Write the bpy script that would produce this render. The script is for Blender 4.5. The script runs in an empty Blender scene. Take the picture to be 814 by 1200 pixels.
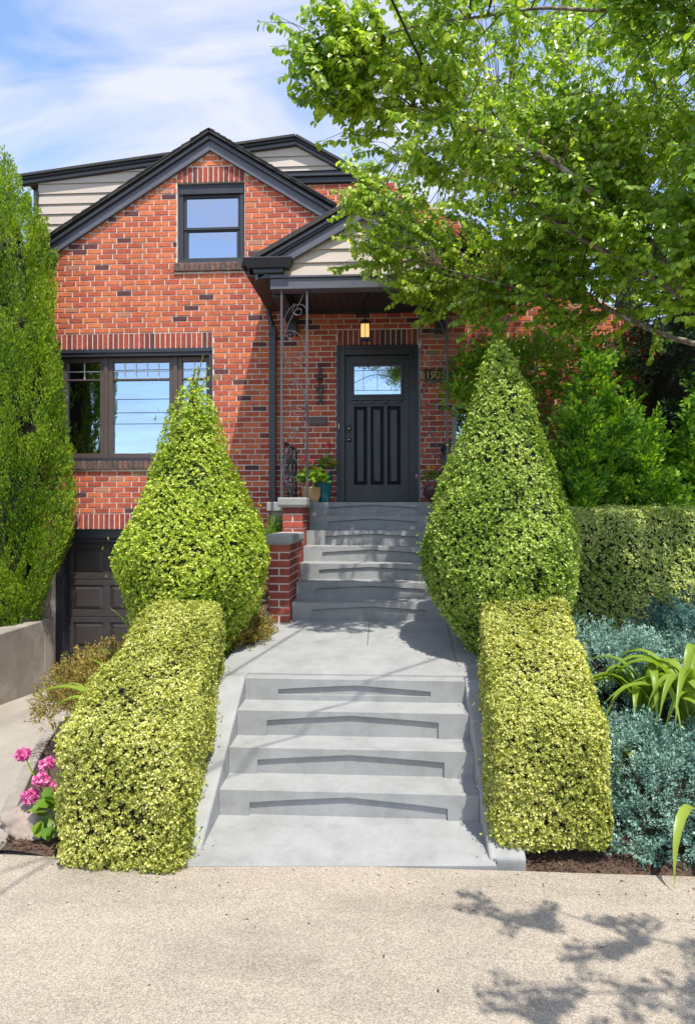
import bpy, bmesh, math, random
import numpy as np
from mathutils import Vector, Matrix

random.seed(7)
RNG = np.random.default_rng(11)
SC = bpy.context.scene
COL = SC.collection

# ------------------------------------------------------------------ camera
YAW = math.atan(48 / 800)
EYE = 2.04
cam_d = bpy.data.cameras.new("camera")
cam_d.sensor_fit = 'VERTICAL'
cam_d.sensor_height = 36.0
cam_d.lens = 24.0
cam_d.clip_start = 0.05
cam_d.clip_end = 3000
cam = bpy.data.objects.new("camera", cam_d)
cam.location = (0, 0, EYE)
cam.rotation_euler = (math.radians(90), 0, YAW)
COL.objects.link(cam)
SC.camera = cam

# ------------------------------------------------------------------ light
SUN = Vector((0.53, -1.0, 2.4)).normalized()          # towards the sun
SUN_EL = math.asin(SUN.z)
SUN_ROT = math.atan2(SUN.x, SUN.y)
sun_d = bpy.data.lights.new("sun", 'SUN')
sun_d.energy = 3.15
sun_d.angle = math.radians(0.53)
sun_d.color = (1.0, 0.95, 0.87)
sun = bpy.data.objects.new("sun", sun_d)
sun.rotation_euler = (-SUN).to_track_quat('-Z', 'Y').to_euler()
sun.location = (4, -6, 20)
COL.objects.link(sun)

SC.view_settings.view_transform = 'Standard'
SC.view_settings.look = 'None'
SC.view_settings.exposure = 1.1
SC.view_settings.gamma = 1.0

world = bpy.data.worlds.new("World")
SC.world = world
world.use_nodes = True


def build_world():
    nt = world.node_tree
    nt.nodes.clear()
    N, L = nt.nodes.new, nt.links.new
    out = N('ShaderNodeOutputWorld')
    bg = N('ShaderNodeBackground')
    bg.inputs['Strength'].default_value = 0.15
    sky = N('ShaderNodeTexSky')
    sky.sky_type = 'NISHITA'
    sky.sun_disc = False
    sky.sun_elevation = SUN_EL
    sky.sun_rotation = SUN_ROT
    sky.altitude = 50
    sky.air_density = 1.0
    sky.dust_density = 0.6
    sky.ozone_density = 2.0
    tc = N('ShaderNodeTexCoord')
    # clouds on a flat layer: direction divided by its height
    sep = N('ShaderNodeSeparateXYZ')
    L(tc.outputs['Generated'], sep.inputs[0])
    zz = N('ShaderNodeMath'); zz.operation = 'MAXIMUM'; zz.inputs[1].default_value = 0.02
    L(sep.outputs['Z'], zz.inputs[0])
    zb = N('ShaderNodeMath'); zb.operation = 'ADD'; zb.inputs[1].default_value = 0.12
    L(zz.outputs[0], zb.inputs[0])
    dv = N('ShaderNodeVectorMath'); dv.operation = 'DIVIDE'
    cmb = N('ShaderNodeCombineXYZ')
    for k in range(3):
        L(zb.outputs[0], cmb.inputs[k])
    L(tc.outputs['Generated'], dv.inputs[0]); L(cmb.outputs[0], dv.inputs[1])
    mp = N('ShaderNodeMapping')
    mp.inputs['Location'].default_value = (0.35, 0.9, 0.0)
    mp.inputs['Rotation'].default_value = (0, 0, math.radians(-28))
    mp.inputs['Scale'].default_value = (1.5, 3.6, 1.0)
    L(dv.outputs[0], mp.inputs[0])
    n1 = N('ShaderNodeTexNoise')
    n1.inputs['Scale'].default_value = 1.15
    n1.inputs['Detail'].default_value = 7
    n1.inputs['Roughness'].default_value = 0.52
    n1.inputs['Distortion'].default_value = 0.55
    L(mp.outputs[0], n1.inputs['Vector'])
    r1 = N('ShaderNodeValToRGB')
    r1.color_ramp.elements[0].position = 0.34
    r1.color_ramp.elements[0].color = (0, 0, 0, 1)
    r1.color_ramp.elements[1].position = 0.60
    r1.color_ramp.elements[1].color = (1, 1, 1, 1)
    L(n1.outputs['Fac'], r1.inputs[0])
    hz = N('ShaderNodeMapRange'); hz.inputs['From Min'].default_value = 0.10; hz.inputs['From Max'].default_value = 0.42
    hz.inputs['To Min'].default_value = 0.25; hz.inputs['To Max'].default_value = 0.9
    L(sep.outputs['Z'], hz.inputs['Value'])
    mul = N('ShaderNodeMath'); mul.operation = 'MULTIPLY'
    L(hz.outputs[0], mul.inputs[1])
    L(r1.outputs['Color'], mul.inputs[0])
    mix = N('ShaderNodeMix'); mix.data_type = 'RGBA'
    L(mul.outputs[0], mix.inputs[0])
    L(sky.outputs[0], mix.inputs[6])
    mix.inputs[7].default_value = (2.85, 2.9, 3.5, 1)
    L(mix.outputs[2], bg.inputs['Color'])
    L(bg.outputs[0], out.inputs['Surface'])


build_world()


# ------------------------------------------------------------------ helpers
def new_obj(name, me, parent=None):
    o = bpy.data.objects.new(name, me)
    COL.objects.link(o)
    if parent is not None:
        o.parent = parent
        o.matrix_parent_inverse = Matrix.Translation(-Vector(world_loc(parent)))
    return o


def world_loc(o):
    # every object that has children here stays unrotated and sits in a chain whose offsets cancel out
    return o['base'] if 'base' in o else (0, 0, 0)


def thing(name, label, cat, loc=(0, 0, 0), group=None, kind=None):
    o = bpy.data.objects.new(name, None)
    o.empty_display_size = 0.1
    o.location = loc
    o['base'] = [float(v) for v in loc]
    COL.objects.link(o)
    return tag(o, label, cat, group, kind)


def tag(o, label=None, cat=None, group=None, kind=None):
    if label: o['label'] = label
    if cat: o['category'] = cat
    if group: o['group'] = group
    if kind: o['kind'] = kind
    return o


class MB:
    """collects polygons, links them as one mesh object"""
    def __init__(self):
        self.v, self.f, self.m = [], [], []

    def poly(self, pts, mi=0):
        b = len(self.v)
        self.v += [tuple(p) for p in pts]
        self.f.append(tuple(range(b, b + len(pts))))
        self.m.append(mi)

    def faces(self, pts, fs, mi=0):
        b = len(self.v)
        self.v += [tuple(p) for p in pts]
        for f in fs:
            self.f.append(tuple(b + i for i in f))
            self.m.append(mi)

    def box(self, x0, x1, y0, y1, z0, z1, mi=0):
        p = [(x0, y0, z0), (x1, y0, z0), (x1, y1, z0), (x0, y1, z0),
             (x0, y0, z1), (x1, y0, z1), (x1, y1, z1), (x0, y1, z1)]
        self.faces(p, [(3, 2, 1, 0), (4, 5, 6, 7), (0, 1, 5, 4), (1, 2, 6, 5), (2, 3, 7, 6), (3, 0, 4, 7)], mi)
        return self

    def prism_y(self, poly, y0, y1, mi=0):
        """poly: list of (x, z), anticlockwise seen from -Y"""
        n = len(poly)
        p = [(x, y0, z) for x, z in poly] + [(x, y1, z) for x, z in poly]
        fs = [tuple(range(n)), tuple(range(2 * n - 1, n - 1, -1))]
        for i in range(n):
            j = (i + 1) % n
            fs.append((j, i, n + i, n + j))
        self.faces(p, fs, mi)
        return self

    def prism_x(self, poly, x0, x1, mi=0):
        """poly: list of (y, z)"""
        n = len(poly)
        p = [(x0, y, z) for y, z in poly] + [(x1, y, z) for y, z in poly]
        fs = [tuple(range(n - 1, -1, -1)), tuple(range(n, 2 * n))]
        for i in range(n):
            j = (i + 1) % n
            fs.append((i, j, n + j, n + i))
        self.faces(p, fs, mi)
        return self

    def tube(self, pts, r, n=8, mi=0, caps=True):
        pts = [Vector(p) for p in pts]
        if not hasattr(r, '__len__'):
            r = [r] * len(pts)
        b = len(self.v)
        up = Vector((0.13, 0.21, 1)).normalized()
        prev = None
        for i, p in enumerate(pts):
            d = (pts[min(i + 1, len(pts) - 1)] - pts[max(i - 1, 0)])
            if d.length < 1e-9: d = Vector((0, 0, 1))
            d.normalize()
            if prev is None:
                a = d.cross(up)
                if a.length < 1e-3: a = d.cross(Vector((1, 0, 0)))
            else:
                a = prev - d * prev.dot(d)
                if a.length < 1e-4: a = d.cross(up)
            a.normalize(); prev = a
            c = d.cross(a)
            for k in range(n):
                t = 2 * math.pi * k / n
                self.v.append(tuple(p + (a * math.cos(t) + c * math.sin(t)) * r[i]))
        for i in range(len(pts) - 1):
            for k in range(n):
                k2 = (k + 1) % n
                self.f.append((b + i * n + k, b + i * n + k2, b + (i + 1) * n + k2, b + (i + 1) * n + k)); self.m.append(mi)
        if caps:
            self.f.append(tuple(b + k for k in range(n - 1, -1, -1))); self.m.append(mi)
            e = b + (len(pts) - 1) * n
            self.f.append(tuple(e + k for k in range(n))); self.m.append(mi)
        return self

    def lathe(self, prof, cx, cy, n=24, mi=0):
        """prof: list of (r, z)"""
        b = len(self.v)
        for r, z in prof:
            for k in range(n):
                t = 2 * math.pi * k / n
                self.v.append((cx + r * math.cos(t), cy + r * math.sin(t), z))
        for i in range(len(prof) - 1):
            for k in range(n):
                k2 = (k + 1) % n
                self.f.append((b + i * n + k, b + i * n + k2, b + (i + 1) * n + k2, b + (i + 1) * n + k)); self.m.append(mi)
        return self

    def mesh(self, name, mats):
        me = bpy.data.meshes.new(name)
        me.from_pydata(self.v, [], self.f)
        for m in (mats if isinstance(mats, (list, tuple)) else [mats]):
            me.materials.append(m)
        if any(self.m):
            me.polygons.foreach_set('material_index', self.m)
        me.update()
        return me

    def build(self, name, mats, parent=None, smooth=False, bevel=0, seg=2):
        me = self.mesh(name, mats)
        if smooth:
            me.polygons.foreach_set('use_smooth', [True] * len(me.polygons))
        o = new_obj(name, me, parent)
        if bevel:
            bv = o.modifiers.new('bevel', 'BEVEL')
            bv.width = bevel; bv.segments = seg; bv.limit_method = 'ANGLE'; bv.angle_limit = math.radians(40)
        return o


# ------------------------------------------------------------------ materials
def base_mat(name):
    m = bpy.data.materials.new(name)
    m.use_nodes = True
    nt = m.node_tree
    b = nt.nodes['Principled BSDF']
    return m, nt, b


def surf(name, col, rough=0.6, var=0.15, scale=6.0, bump=0.0, bscale=None, fine=None, spec=0.5, metal=0.0,
         stain=None, stain_scale=1.5, stain_range=(0.5, 0.7), detail=6, stretch=(1, 1, 1), rvar=0.1, world=False, soot=None, crack=None):
    """painted/mineral surface: base colour with noise variation, optional speckle and stains, bump"""
    m, nt, b = base_mat(name)
    N, L = nt.nodes.new, nt.links.new
    tc = N('ShaderNodeTexCoord')
    mp = N('ShaderNodeMapping'); mp.inputs['Scale'].default_value = stretch
    if world:
        L(N('ShaderNodeNewGeometry').outputs['Position'], mp.inputs[0])
    else:
        L(tc.outputs['Object'], mp.inputs[0])
    vec = mp.outputs[0]
    n = N('ShaderNodeTexNoise'); n.inputs['Scale'].default_value = scale; n.inputs['Detail'].default_value = detail
    n.inputs['Roughness'].default_value = 0.6
    L(vec, n.inputs['Vector'])
    r = N('ShaderNodeValToRGB')
    c0 = [max(0, c * (1 - var)) for c in col]; c1 = [min(1, c * (1 + var)) for c in col]
    r.color_ramp.elements[0].position = 0.3; r.color_ramp.elements[0].color = (*c0, 1)
    r.color_ramp.elements[1].position = 0.7; r.color_ramp.elements[1].color = (*c1, 1)
    L(n.outputs['Fac'], r.inputs[0])
    cur = r.outputs[0]
    if stain:
        n2 = N('ShaderNodeTexNoise'); n2.inputs['Scale'].default_value = stain_scale; n2.inputs['Detail'].default_value = 8
        n2.inputs['Roughness'].default_value = 0.65
        L(vec, n2.inputs['Vector'])
        r2 = N('ShaderNodeValToRGB')
        r2.color_ramp.elements[0].position = stain_range[0]; r2.color_ramp.elements[0].color = (0, 0, 0, 1)
        r2.color_ramp.elements[1].position = stain_range[1]; r2.color_ramp.elements[1].color = (1, 1, 1, 1)
        L(n2.outputs['Fac'], r2.inputs[0])
        mx = N('ShaderNodeMix'); mx.data_type = 'RGBA'
        ml = N('ShaderNodeMath'); ml.operation = 'MULTIPLY'; ml.inputs[1].default_value = stain[3] if len(stain) > 3 else 0.6
        L(r2.outputs[0], ml.inputs[0]); L(ml.outputs[0], mx.inputs[0])
        L(cur, mx.inputs[6]); mx.inputs[7].default_value = (*stain[:3], 1)
        cur = mx.outputs[2]
    hsrc = n.outputs['Fac']
    if fine:
        # fine = (scale, dark colour, light colour, amount)
        vo = N('ShaderNodeTexVoronoi'); vo.inputs['Scale'].default_value = fine[0]
        L(vec, vo.inputs['Vector'])
        sepc = N('ShaderNodeSeparateColor'); L(vo.outputs['Color'], sepc.inputs[0])
        rr = N('ShaderNodeValToRGB')
        rr.color_ramp.elements[0].position = 0.0; rr.color_ramp.elements[0].color = (*fine[1], 1)
        rr.color_ramp.elements[1].position = 1.0; rr.color_ramp.elements[1].color = (*fine[2], 1)
        e = rr.color_ramp.elements.new(0.5); e.color = (*[(a + c) / 2 for a, c in zip(fine[1], fine[2])], 1)
        L(sepc.outputs[0], rr.inputs[0])
        mx = N('ShaderNodeMix'); mx.data_type = 'RGBA'; mx.inputs[0].default_value = fine[3]
        L(cur, mx.inputs[6]); L(rr.outputs[0], mx.inputs[7])
        cur = mx.outputs[2]
    if soot:
        # weathering: broad darker streaks; soot = (scale, amount, stretch)
        m4 = N('ShaderNodeMapping'); m4.inputs['Scale'].default_value = soot[2]
        L(vec, m4.inputs[0])
        n4 = N('ShaderNodeTexNoise'); n4.inputs['Scale'].default_value = soot[0]; n4.inputs['Detail'].default_value = 8
        n4.inputs['Roughness'].default_value = 0.7
        L(m4.outputs[0], n4.inputs['Vector'])
        m5 = N('ShaderNodeMapRange'); m5.inputs['From Min'].default_value = 0.42; m5.inputs['From Max'].default_value = 0.72
        m5.inputs['To Min'].default_value = 1.0; m5.inputs['To Max'].default_value = 1 - soot[1]
        L(n4.outputs['Fac'], m5.inputs['Value'])
        mx = N('ShaderNodeMix'); mx.data_type = 'RGBA'; mx.blend_type = 'MULTIPLY'; mx.inputs[0].default_value = 1
        L(cur, mx.inputs[6]); L(m5.outputs[0], mx.inputs[7]); cur = mx.outputs[2]
    if crack:
        v5 = N('ShaderNodeTexVoronoi'); v5.feature = 'DISTANCE_TO_EDGE'; v5.inputs['Scale'].default_value = crack
        nz = N('ShaderNodeTexNoise'); nz.inputs['Scale'].default_value = 2.5; nz.inputs['Detail'].default_value = 6
        L(vec, nz.inputs['Vector'])
        vm = N('ShaderNodeMix'); vm.data_type = 'VECTOR'; vm.inputs[0].default_value = 0.35
        L(vec, vm.inputs[4]); L(nz.outputs['Color'], vm.inputs[5]); L(vm.outputs[1], v5.inputs['Vector'])
        cr = N('ShaderNodeMapRange'); cr.inputs['From Min'].default_value = 0.0; cr.inputs['From Max'].default_value = 0.006
        cr.inputs['To Min'].default_value = 0.62; cr.inputs['To Max'].default_value = 1.0
        L(v5.outputs['Distance'], cr.inputs['Value'])
        mx = N('ShaderNodeMix'); mx.data_type = 'RGBA'; mx.blend_type = 'MULTIPLY'; mx.inputs[0].default_value = 1
        L(cur, mx.inputs[6]); L(cr.outputs[0], mx.inputs[7]); cur = mx.outputs[2]
    L(cur, b.inputs['Base Color'])
    b.inputs['Roughness'].default_value = rough
    if rvar:
        rm = N('ShaderNodeMapRange')
        rm.inputs['To Min'].default_value = max(0.02, rough - rvar); rm.inputs['To Max'].default_value = min(1, rough + rvar)
        L(n.outputs['Fac'], rm.inputs['Value']); L(rm.outputs[0], b.inputs['Roughness'])
    b.inputs['Specular IOR Level'].default_value = spec
    b.inputs['Metallic'].default_value = metal
    if bump:
        n3 = N('ShaderNodeTexNoise'); n3.inputs['Scale'].default_value = bscale or scale * 6; n3.inputs['Detail'].default_value = 5
        L(vec, n3.inputs['Vector'])
        bp = N('ShaderNodeBump'); bp.inputs['Strength'].default_value = bump; bp.inputs['Distance'].default_value = 0.01
        L(n3.outputs['Fac'], bp.inputs['Height'])
        L(bp.outputs[0], b.inputs['Normal'])
    return m


def leaf_mat(name, cols, trans=0.3, tcol=None, rough=0.45, clump=1.2, clump_amt=0.35, spec=0.4):
    """cols: list of colours picked per leaf; clumps vary with a broad noise"""
    m, nt, b = base_mat(name)
    N, L = nt.nodes.new, nt.links.new
    geo = N('ShaderNodeNewGeometry')
    tc = N('ShaderNodeTexCoord')
    n = N('ShaderNodeTexNoise'); n.inputs['Scale'].default_value = clump; n.inputs['Detail'].default_value = 4
    L(tc.outputs['Object'], n.inputs['Vector'])
    ma = N('ShaderNodeMapRange'); ma.inputs['From Min'].default_value = 0.3; ma.inputs['From Max'].default_value = 0.7
    ma.inputs['To Min'].default_value = -clump_amt; ma.inputs['To Max'].default_value = clump_amt
    L(n.outputs['Fac'], ma.inputs['Value'])
    ad = N('ShaderNodeMath'); ad.operation = 'ADD'; ad.use_clamp = True
    L(geo.outputs['Random Per Island'], ad.inputs[0]); L(ma.outputs[0], ad.inputs[1])
    r = N('ShaderNodeValToRGB')
    els = r.color_ramp.elements
    k = len(cols)
    els[0].position = 0; els[0].color = (*cols[0], 1)
    els[1].position = 1; els[1].color = (*cols[-1], 1)
    for i in range(1, k - 1):
        e = els.new(i / (k - 1)); e.color = (*cols[i], 1)
    L(ad.outputs[0], r.inputs[0])
    L(r.outputs[0], b.inputs['Base Color'])
    b.inputs['Roughness'].default_value = rough
    b.inputs['Specular IOR Level'].default_value = spec
    out = nt.nodes['Material Output']
    if trans > 0:
        tr = N('ShaderNodeBsdfTranslucent')
        gm = N('ShaderNodeMix'); gm.data_type = 'RGBA'; gm.blend_type = 'MULTIPLY'; gm.inputs[0].default_value = 1
        L(r.outputs[0], gm.inputs[6]); gm.inputs[7].default_value = (*(tcol or (1.9, 2.0, 0.8)), 1)
        L(gm.outputs[2], tr.inputs[0])
        ms = N('ShaderNodeMixShader'); ms.inputs[0].default_value = trans
        L(b.outputs[0], ms.inputs[1]); L(tr.outputs[0], ms.inputs[2]); L(ms.outputs[0], out.inputs[0])
    return m


def glass_mat(name, refl=0.5, tint=(0.02, 0.025, 0.03), rough=0.0, wav=0.0, wscale=3.0):
    """window glass: clear sheet whose outside mirrors the sky"""
    m, nt, b = base_mat(name)
    N, L = nt.nodes.new, nt.links.new
    out = nt.nodes['Material Output']
    gl = N('ShaderNodeBsdfGlossy'); gl.inputs['Roughness'].default_value = rough
    gl.inputs['Color'].default_value = (0.60, 0.70, 0.84, 1)
    tr = N('ShaderNodeBsdfTransparent'); tr.inputs['Color'].default_value = (0.75, 0.8, 0.8, 1)
    ms = N('ShaderNodeMixShader'); ms.inputs[0].default_value = refl
    L(tr.outputs[0], ms.inputs[1]); L(gl.outputs[0], ms.inputs[2]); L(ms.outputs[0], out.inputs[0])
    if wav:
        tc = N('ShaderNodeTexCoord')
        n = N('ShaderNodeTexNoise'); n.inputs['Scale'].default_value = wscale
        L(tc.outputs['Object'], n.inputs['Vector'])
        bp = N('ShaderNodeBump'); bp.inputs['Strength'].default_value = wav; bp.inputs['Distance'].default_value = 0.01
        L(n.outputs['Fac'], bp.inputs['Height']); L(bp.outputs[0], gl.inputs['Normal'])
    nt.nodes.remove(b)
    return m


M = {}
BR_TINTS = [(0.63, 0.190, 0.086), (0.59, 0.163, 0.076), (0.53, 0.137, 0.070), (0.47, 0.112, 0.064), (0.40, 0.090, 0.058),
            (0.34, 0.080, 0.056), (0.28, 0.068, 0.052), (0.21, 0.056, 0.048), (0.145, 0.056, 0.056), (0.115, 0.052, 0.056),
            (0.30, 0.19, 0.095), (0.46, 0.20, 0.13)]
BRICKS = [surf(f"brick_clay_{i}", c, rough=0.85, var=0.22, scale=22, bump=0.35, bscale=140,
               spec=0.15, stain=(0.62, 0.5, 0.42, 0.14), stain_scale=9, stain_range=(0.62, 0.8), world=True, soot=(1.6, 0.28, (1, 1, 0.45))) for i, c in enumerate(BR_TINTS)]
M['mortar'] = surf("mortar", (0.70, 0.62, 0.53), rough=0.95, var=0.18, scale=14, bump=0.4, bscale=120, soot=(1.8, 0.35, (1, 1, 0.5)))
M['trim'] = surf("trim_paint", (0.026, 0.028, 0.039), rough=0.5, var=0.12, scale=5, bump=0.06, bscale=60)
M['fascia'] = surf("fascia_sunlit_paint", (0.095, 0.097, 0.122), rough=0.5, var=0.14, scale=4, bump=0.1, bscale=50, stretch=(1, 1, 3))  # trim colour lightened for the sun on the rake boards
M['gutter'] = surf("gutter_paint", (0.030, 0.032, 0.038), rough=0.4, var=0.12, scale=5, bump=0.03, bscale=40)
M['soffit'] = surf("soffit_paint", (0.060, 0.045, 0.042), rough=0.6, var=0.15, scale=4, bump=0.05, bscale=50)
M['shingle'] = surf("roof_shingle", (0.05, 0.048, 0.047), rough=0.95, var=0.4, scale=30, bump=0.6, bscale=90)
M['siding'] = surf("siding_paint", (0.49, 0.415, 0.355), rough=0.6, var=0.05, scale=5, bump=0.06, bscale=40, stretch=(0.3, 1, 3),
                   stain=(0.36, 0.31, 0.27, 0.3), stain_scale=2)
M['winframe'] = surf("window_frame_paint", (0.082, 0.060, 0.052), rough=0.5, var=0.1, scale=6, bump=0.04, bscale=60)
M['muntin'] = surf("muntin_white", (0.62, 0.66, 0.66), rough=0.4, var=0.04)
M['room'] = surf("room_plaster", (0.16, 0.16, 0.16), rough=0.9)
M['blind'] = surf("blind_white", (0.75, 0.75, 0.73), rough=0.8, var=0.05)
M['glass'] = glass_mat("window_glass", 0.62)
M['doorglass'] = glass_mat("door_glass", 0.72, rough=0.06, wav=0.1, wscale=14)
M['door'] = surf("door_paint", (0.017, 0.019, 0.028), rough=0.38, var=0.1, scale=5, bump=0.03, bscale=80)
M['garage'] = surf("garage_paint", (0.040, 0.032, 0.032), rough=0.5, var=0.15, scale=5, bump=0.12, bscale=60, stretch=(1, 1, 6))
M['lead'] = surf("lead_came", (0.10, 0.10, 0.11), rough=0.4)
M['brass'] = surf("brass", (0.55, 0.38, 0.12), rough=0.35, metal=1.0)
M['iron'] = surf("wrought_iron", (0.075, 0.075, 0.085), rough=0.45, var=0.25, scale=20, bump=0.1, bscale=80)
M['black'] = surf("black_iron", (0.014, 0.014, 0.016), rough=0.4, var=0.2)
M['stairs'] = surf("grey_stair_paint", (0.305, 0.31, 0.303), rough=0.75, var=0.05, scale=3, bump=0.25, bscale=150,
                   stain=(0.19, 0.185, 0.165, 0.5), stain_scale=4.5, stain_range=(0.5, 0.72),
                   fine=(320, (0.20, 0.205, 0.205), (0.33, 0.335, 0.335), 0.25), soot=(3.5, 0.24, (1, 1, 1)))
M['cap'] = surf("cap_concrete", (0.29, 0.285, 0.265), rough=0.9, var=0.12, scale=6, bump=0.4, bscale=110,
                stain=(0.25, 0.25, 0.23, 0.4), stain_scale=4)
M['sidewalk'] = surf("sidewalk_aggregate", (0.345, 0.293, 0.228), rough=0.92, var=0.14, scale=1.3, bump=0.6, bscale=160,
                     stain=(0.215, 0.17, 0.12, 0.55), stain_scale=1.3, stain_range=(0.45, 0.72),
                     fine=(190, (0.08, 0.055, 0.035), (0.62, 0.55, 0.45), 0.44), world=True, soot=(2.2, 0.30, (0.4, 1, 1)))
M['drive'] = surf("driveway_concrete", (0.33, 0.30, 0.25), rough=0.9, var=0.12, scale=2, bump=0.4, bscale=90,
                  stain=(0.20, 0.17, 0.135, 0.5), stain_scale=0.9, fine=(220, (0.15, 0.12, 0.10), (0.46, 0.42, 0.36), 0.3), soot=(2.0, 0.25, (1, 0.4, 1)))
M['oldwall'] = surf("old_concrete", (0.25, 0.22, 0.185), rough=0.95, var=0.2, scale=3, bump=0.6, bscale=60,
                    stain=(0.36, 0.33, 0.28, 0.6), stain_scale=2.2, stain_range=(0.52, 0.6))
M['soil'] = surf("bark_soil", (0.075, 0.045, 0.030), rough=1.0, var=0.6, scale=40, bump=1.0, bscale=120)
M['chip'] = leaf_mat("bark_chip", [(0.04, 0.024, 0.017), (0.09, 0.05, 0.033), (0.16, 0.10, 0.07)], trans=0, rough=0.95, spec=0.1)
M['ground'] = surf("ground_earth", (0.12, 0.11, 0.06), rough=1.0, var=0.4, scale=0.8)
M['asphalt'] = surf("asphalt", (0.055, 0.055, 0.055), rough=0.9, var=0.2, scale=8, bump=0.3, bscale=80)
M['rock'] = surf("rock", (0.30, 0.24, 0.20), rough=0.95, var=0.3, scale=7, bump=0.8, bscale=40)
M['bark'] = surf("tree_bark", (0.15, 0.115, 0.09), rough=0.95, var=0.4, scale=18, bump=0.8, bscale=60,
                 stain=(0.42, 0.40, 0.33, 0.8), stain_scale=16, stain_range=(0.50, 0.60))
M['twig'] = surf("twig_bark", (0.085, 0.05, 0.035), rough=0.9, var=0.3, scale=20)
M['core'] = surf("foliage_shade_core", (0.013, 0.014, 0.006), rough=1.0, var=0.5, scale=30, bump=1, bscale=60)  # near-black solid core, so gaps between leaves look shaded
M['cable'] = surf("cable_rubber", (0.02, 0.02, 0.022), rough=0.6)
M['teal'] = surf("teal_glaze", (0.012, 0.15, 0.18), rough=0.12, var=0.3, scale=8)
M['tanpot'] = surf("tan_pot", (0.42, 0.26, 0.11), rough=0.6, var=0.25, scale=10, bump=0.2)
M['darkpot'] = surf("dark_pot", (0.055, 0.022, 0.025), rough=0.2, var=0.3, scale=8, stain=(0.34, 0.18, 0.08, 0.8), stain_scale=6,
                    stain_range=(0.58, 0.62))
M['pipe'] = surf("vent_metal", (0.45, 0.45, 0.45), rough=0.4, metal=0.8)

M['hedge'] = leaf_mat("boxwood_leaf", [(0.13, 0.165, 0.018), (0.30, 0.335, 0.045), (0.50, 0.51, 0.095), (0.76, 0.73, 0.34)],
                      trans=0.28, clump=2.2, clump_amt=0.25, tcol=(1.7, 1.7, 0.8))
M['cone'] = leaf_mat("box_cone_leaf", [(0.07, 0.14, 0.014), (0.17, 0.28, 0.022), (0.32, 0.43, 0.04), (0.60, 0.64, 0.22)],
                     trans=0.28, clump=2.0, clump_amt=0.25)
M['cone_lemon'] = leaf_mat("box_lemon_leaf", [(0.10, 0.18, 0.012), (0.24, 0.35, 0.018), (0.42, 0.50, 0.03), (0.68, 0.68, 0.18)],
                     trans=0.28, clump=2.0, clump_amt=0.25)
M['hedge_dull'] = leaf_mat("dull_hedge_leaf", [(0.14, 0.22, 0.03), (0.29, 0.39, 0.065), (0.47, 0.55, 0.13), (0.70, 0.71, 0.32)],
                           trans=0.15, clump=1.8, clump_amt=0.25)
M['arbor'] = leaf_mat("arborvitae_spray", [(0.05, 0.12, 0.010), (0.12, 0.23, 0.014), (0.23, 0.35, 0.020), (0.40, 0.49, 0.045)],
                      trans=0.35, clump=1.6, clump_amt=0.3, rough=0.6)
M['hinoki'] = leaf_mat("hinoki_spray", [(0.035, 0.115, 0.012), (0.085, 0.22, 0.018), (0.20, 0.38, 0.026), (0.46, 0.62, 0.05)],
                       trans=0.3, clump=5.0, clump_amt=0.42, rough=0.6)
M['juniper'] = leaf_mat("juniper_needle", [(0.05, 0.125, 0.095), (0.125, 0.245, 0.19), (0.23, 0.375, 0.30), (0.40, 0.55, 0.46)],
                        trans=0.08, clump=4, clump_amt=0.25, rough=0.7, tcol=(1.2, 1.4, 1.2))
M['juniper_dark'] = leaf_mat("juniper_dark_needle", [(0.03, 0.09, 0.08), (0.06, 0.15, 0.13), (0.11, 0.22, 0.19)],
                             trans=0.08, clump=4, clump_amt=0.25, rough=0.7, tcol=(1.2, 1.4, 1.2))  # darker teal needles of one juniper
M['katsura'] = leaf_mat("katsura_leaf", [(0.11, 0.215, 0.018), (0.19, 0.315, 0.027), (0.30, 0.42, 0.038), (0.49, 0.57, 0.09)],
                        trans=0.48, clump=0.9, clump_amt=0.3, rough=0.32, spec=0.6, tcol=(1.75, 1.8, 0.7))
M['rhodo'] = leaf_mat("broad_leaf", [(0.09, 0.18, 0.014), (0.16, 0.28, 0.02), (0.27, 0.40, 0.035)],
                      trans=0.3, clump=1.5, rough=0.35)
M['darktree'] = leaf_mat("dark_conifer", [(0.012, 0.035, 0.010), (0.022, 0.058, 0.014), (0.04, 0.09, 0.018)], trans=0.15, rough=0.6)
M['blade'] = leaf_mat("daylily_blade", [(0.10, 0.19, 0.018), (0.19, 0.28, 0.03), (0.30, 0.36, 0.06)], trans=0.3, clump=1, rough=0.4)
M['heather'] = leaf_mat("heather_sprig", [(0.12, 0.12, 0.02), (0.21, 0.19, 0.03), (0.28, 0.15, 0.04), (0.33, 0.29, 0.05)], trans=0.15, clump=3)
M['geranium'] = leaf_mat("geranium_leaf", [(0.07, 0.15, 0.012), (0.13, 0.24, 0.02), (0.22, 0.31, 0.03)], trans=0.3)
M['dry'] = leaf_mat("dry_leaf", [(0.10, 0.05, 0.025), (0.22, 0.11, 0.05), (0.36, 0.20, 0.10)], trans=0.1, rough=0.8)
M['pink'] = leaf_mat("pink_petal", [(0.70, 0.07, 0.34), (0.80, 0.20, 0.48), (0.88, 0.45, 0.66)], trans=0.3, tcol=(1, 1, 1))
M['redpink'] = leaf_mat("coral_petal", [(0.65, 0.03, 0.06), (0.75, 0.08, 0.12), (0.8, 0.2, 0.22)], trans=0.25, tcol=(1, 1, 1))
M['yellow'] = leaf_mat("yellow_petal", [(0.75, 0.45, 0.02), (0.8, 0.55, 0.04)], trans=0.2, tcol=(1, 1, 1))


def emit_mat(name, col, strength):
    m, nt, b = base_mat(name)
    b.inputs['Base Color'].default_value = (0.8, 0.5, 0.2, 1)
    b.inputs['Emission Color'].default_value = (*col, 1)
    b.inputs['Emission Strength'].default_value = strength
    b.inputs['Roughness'].default_value = 0.3
    return m


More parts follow.
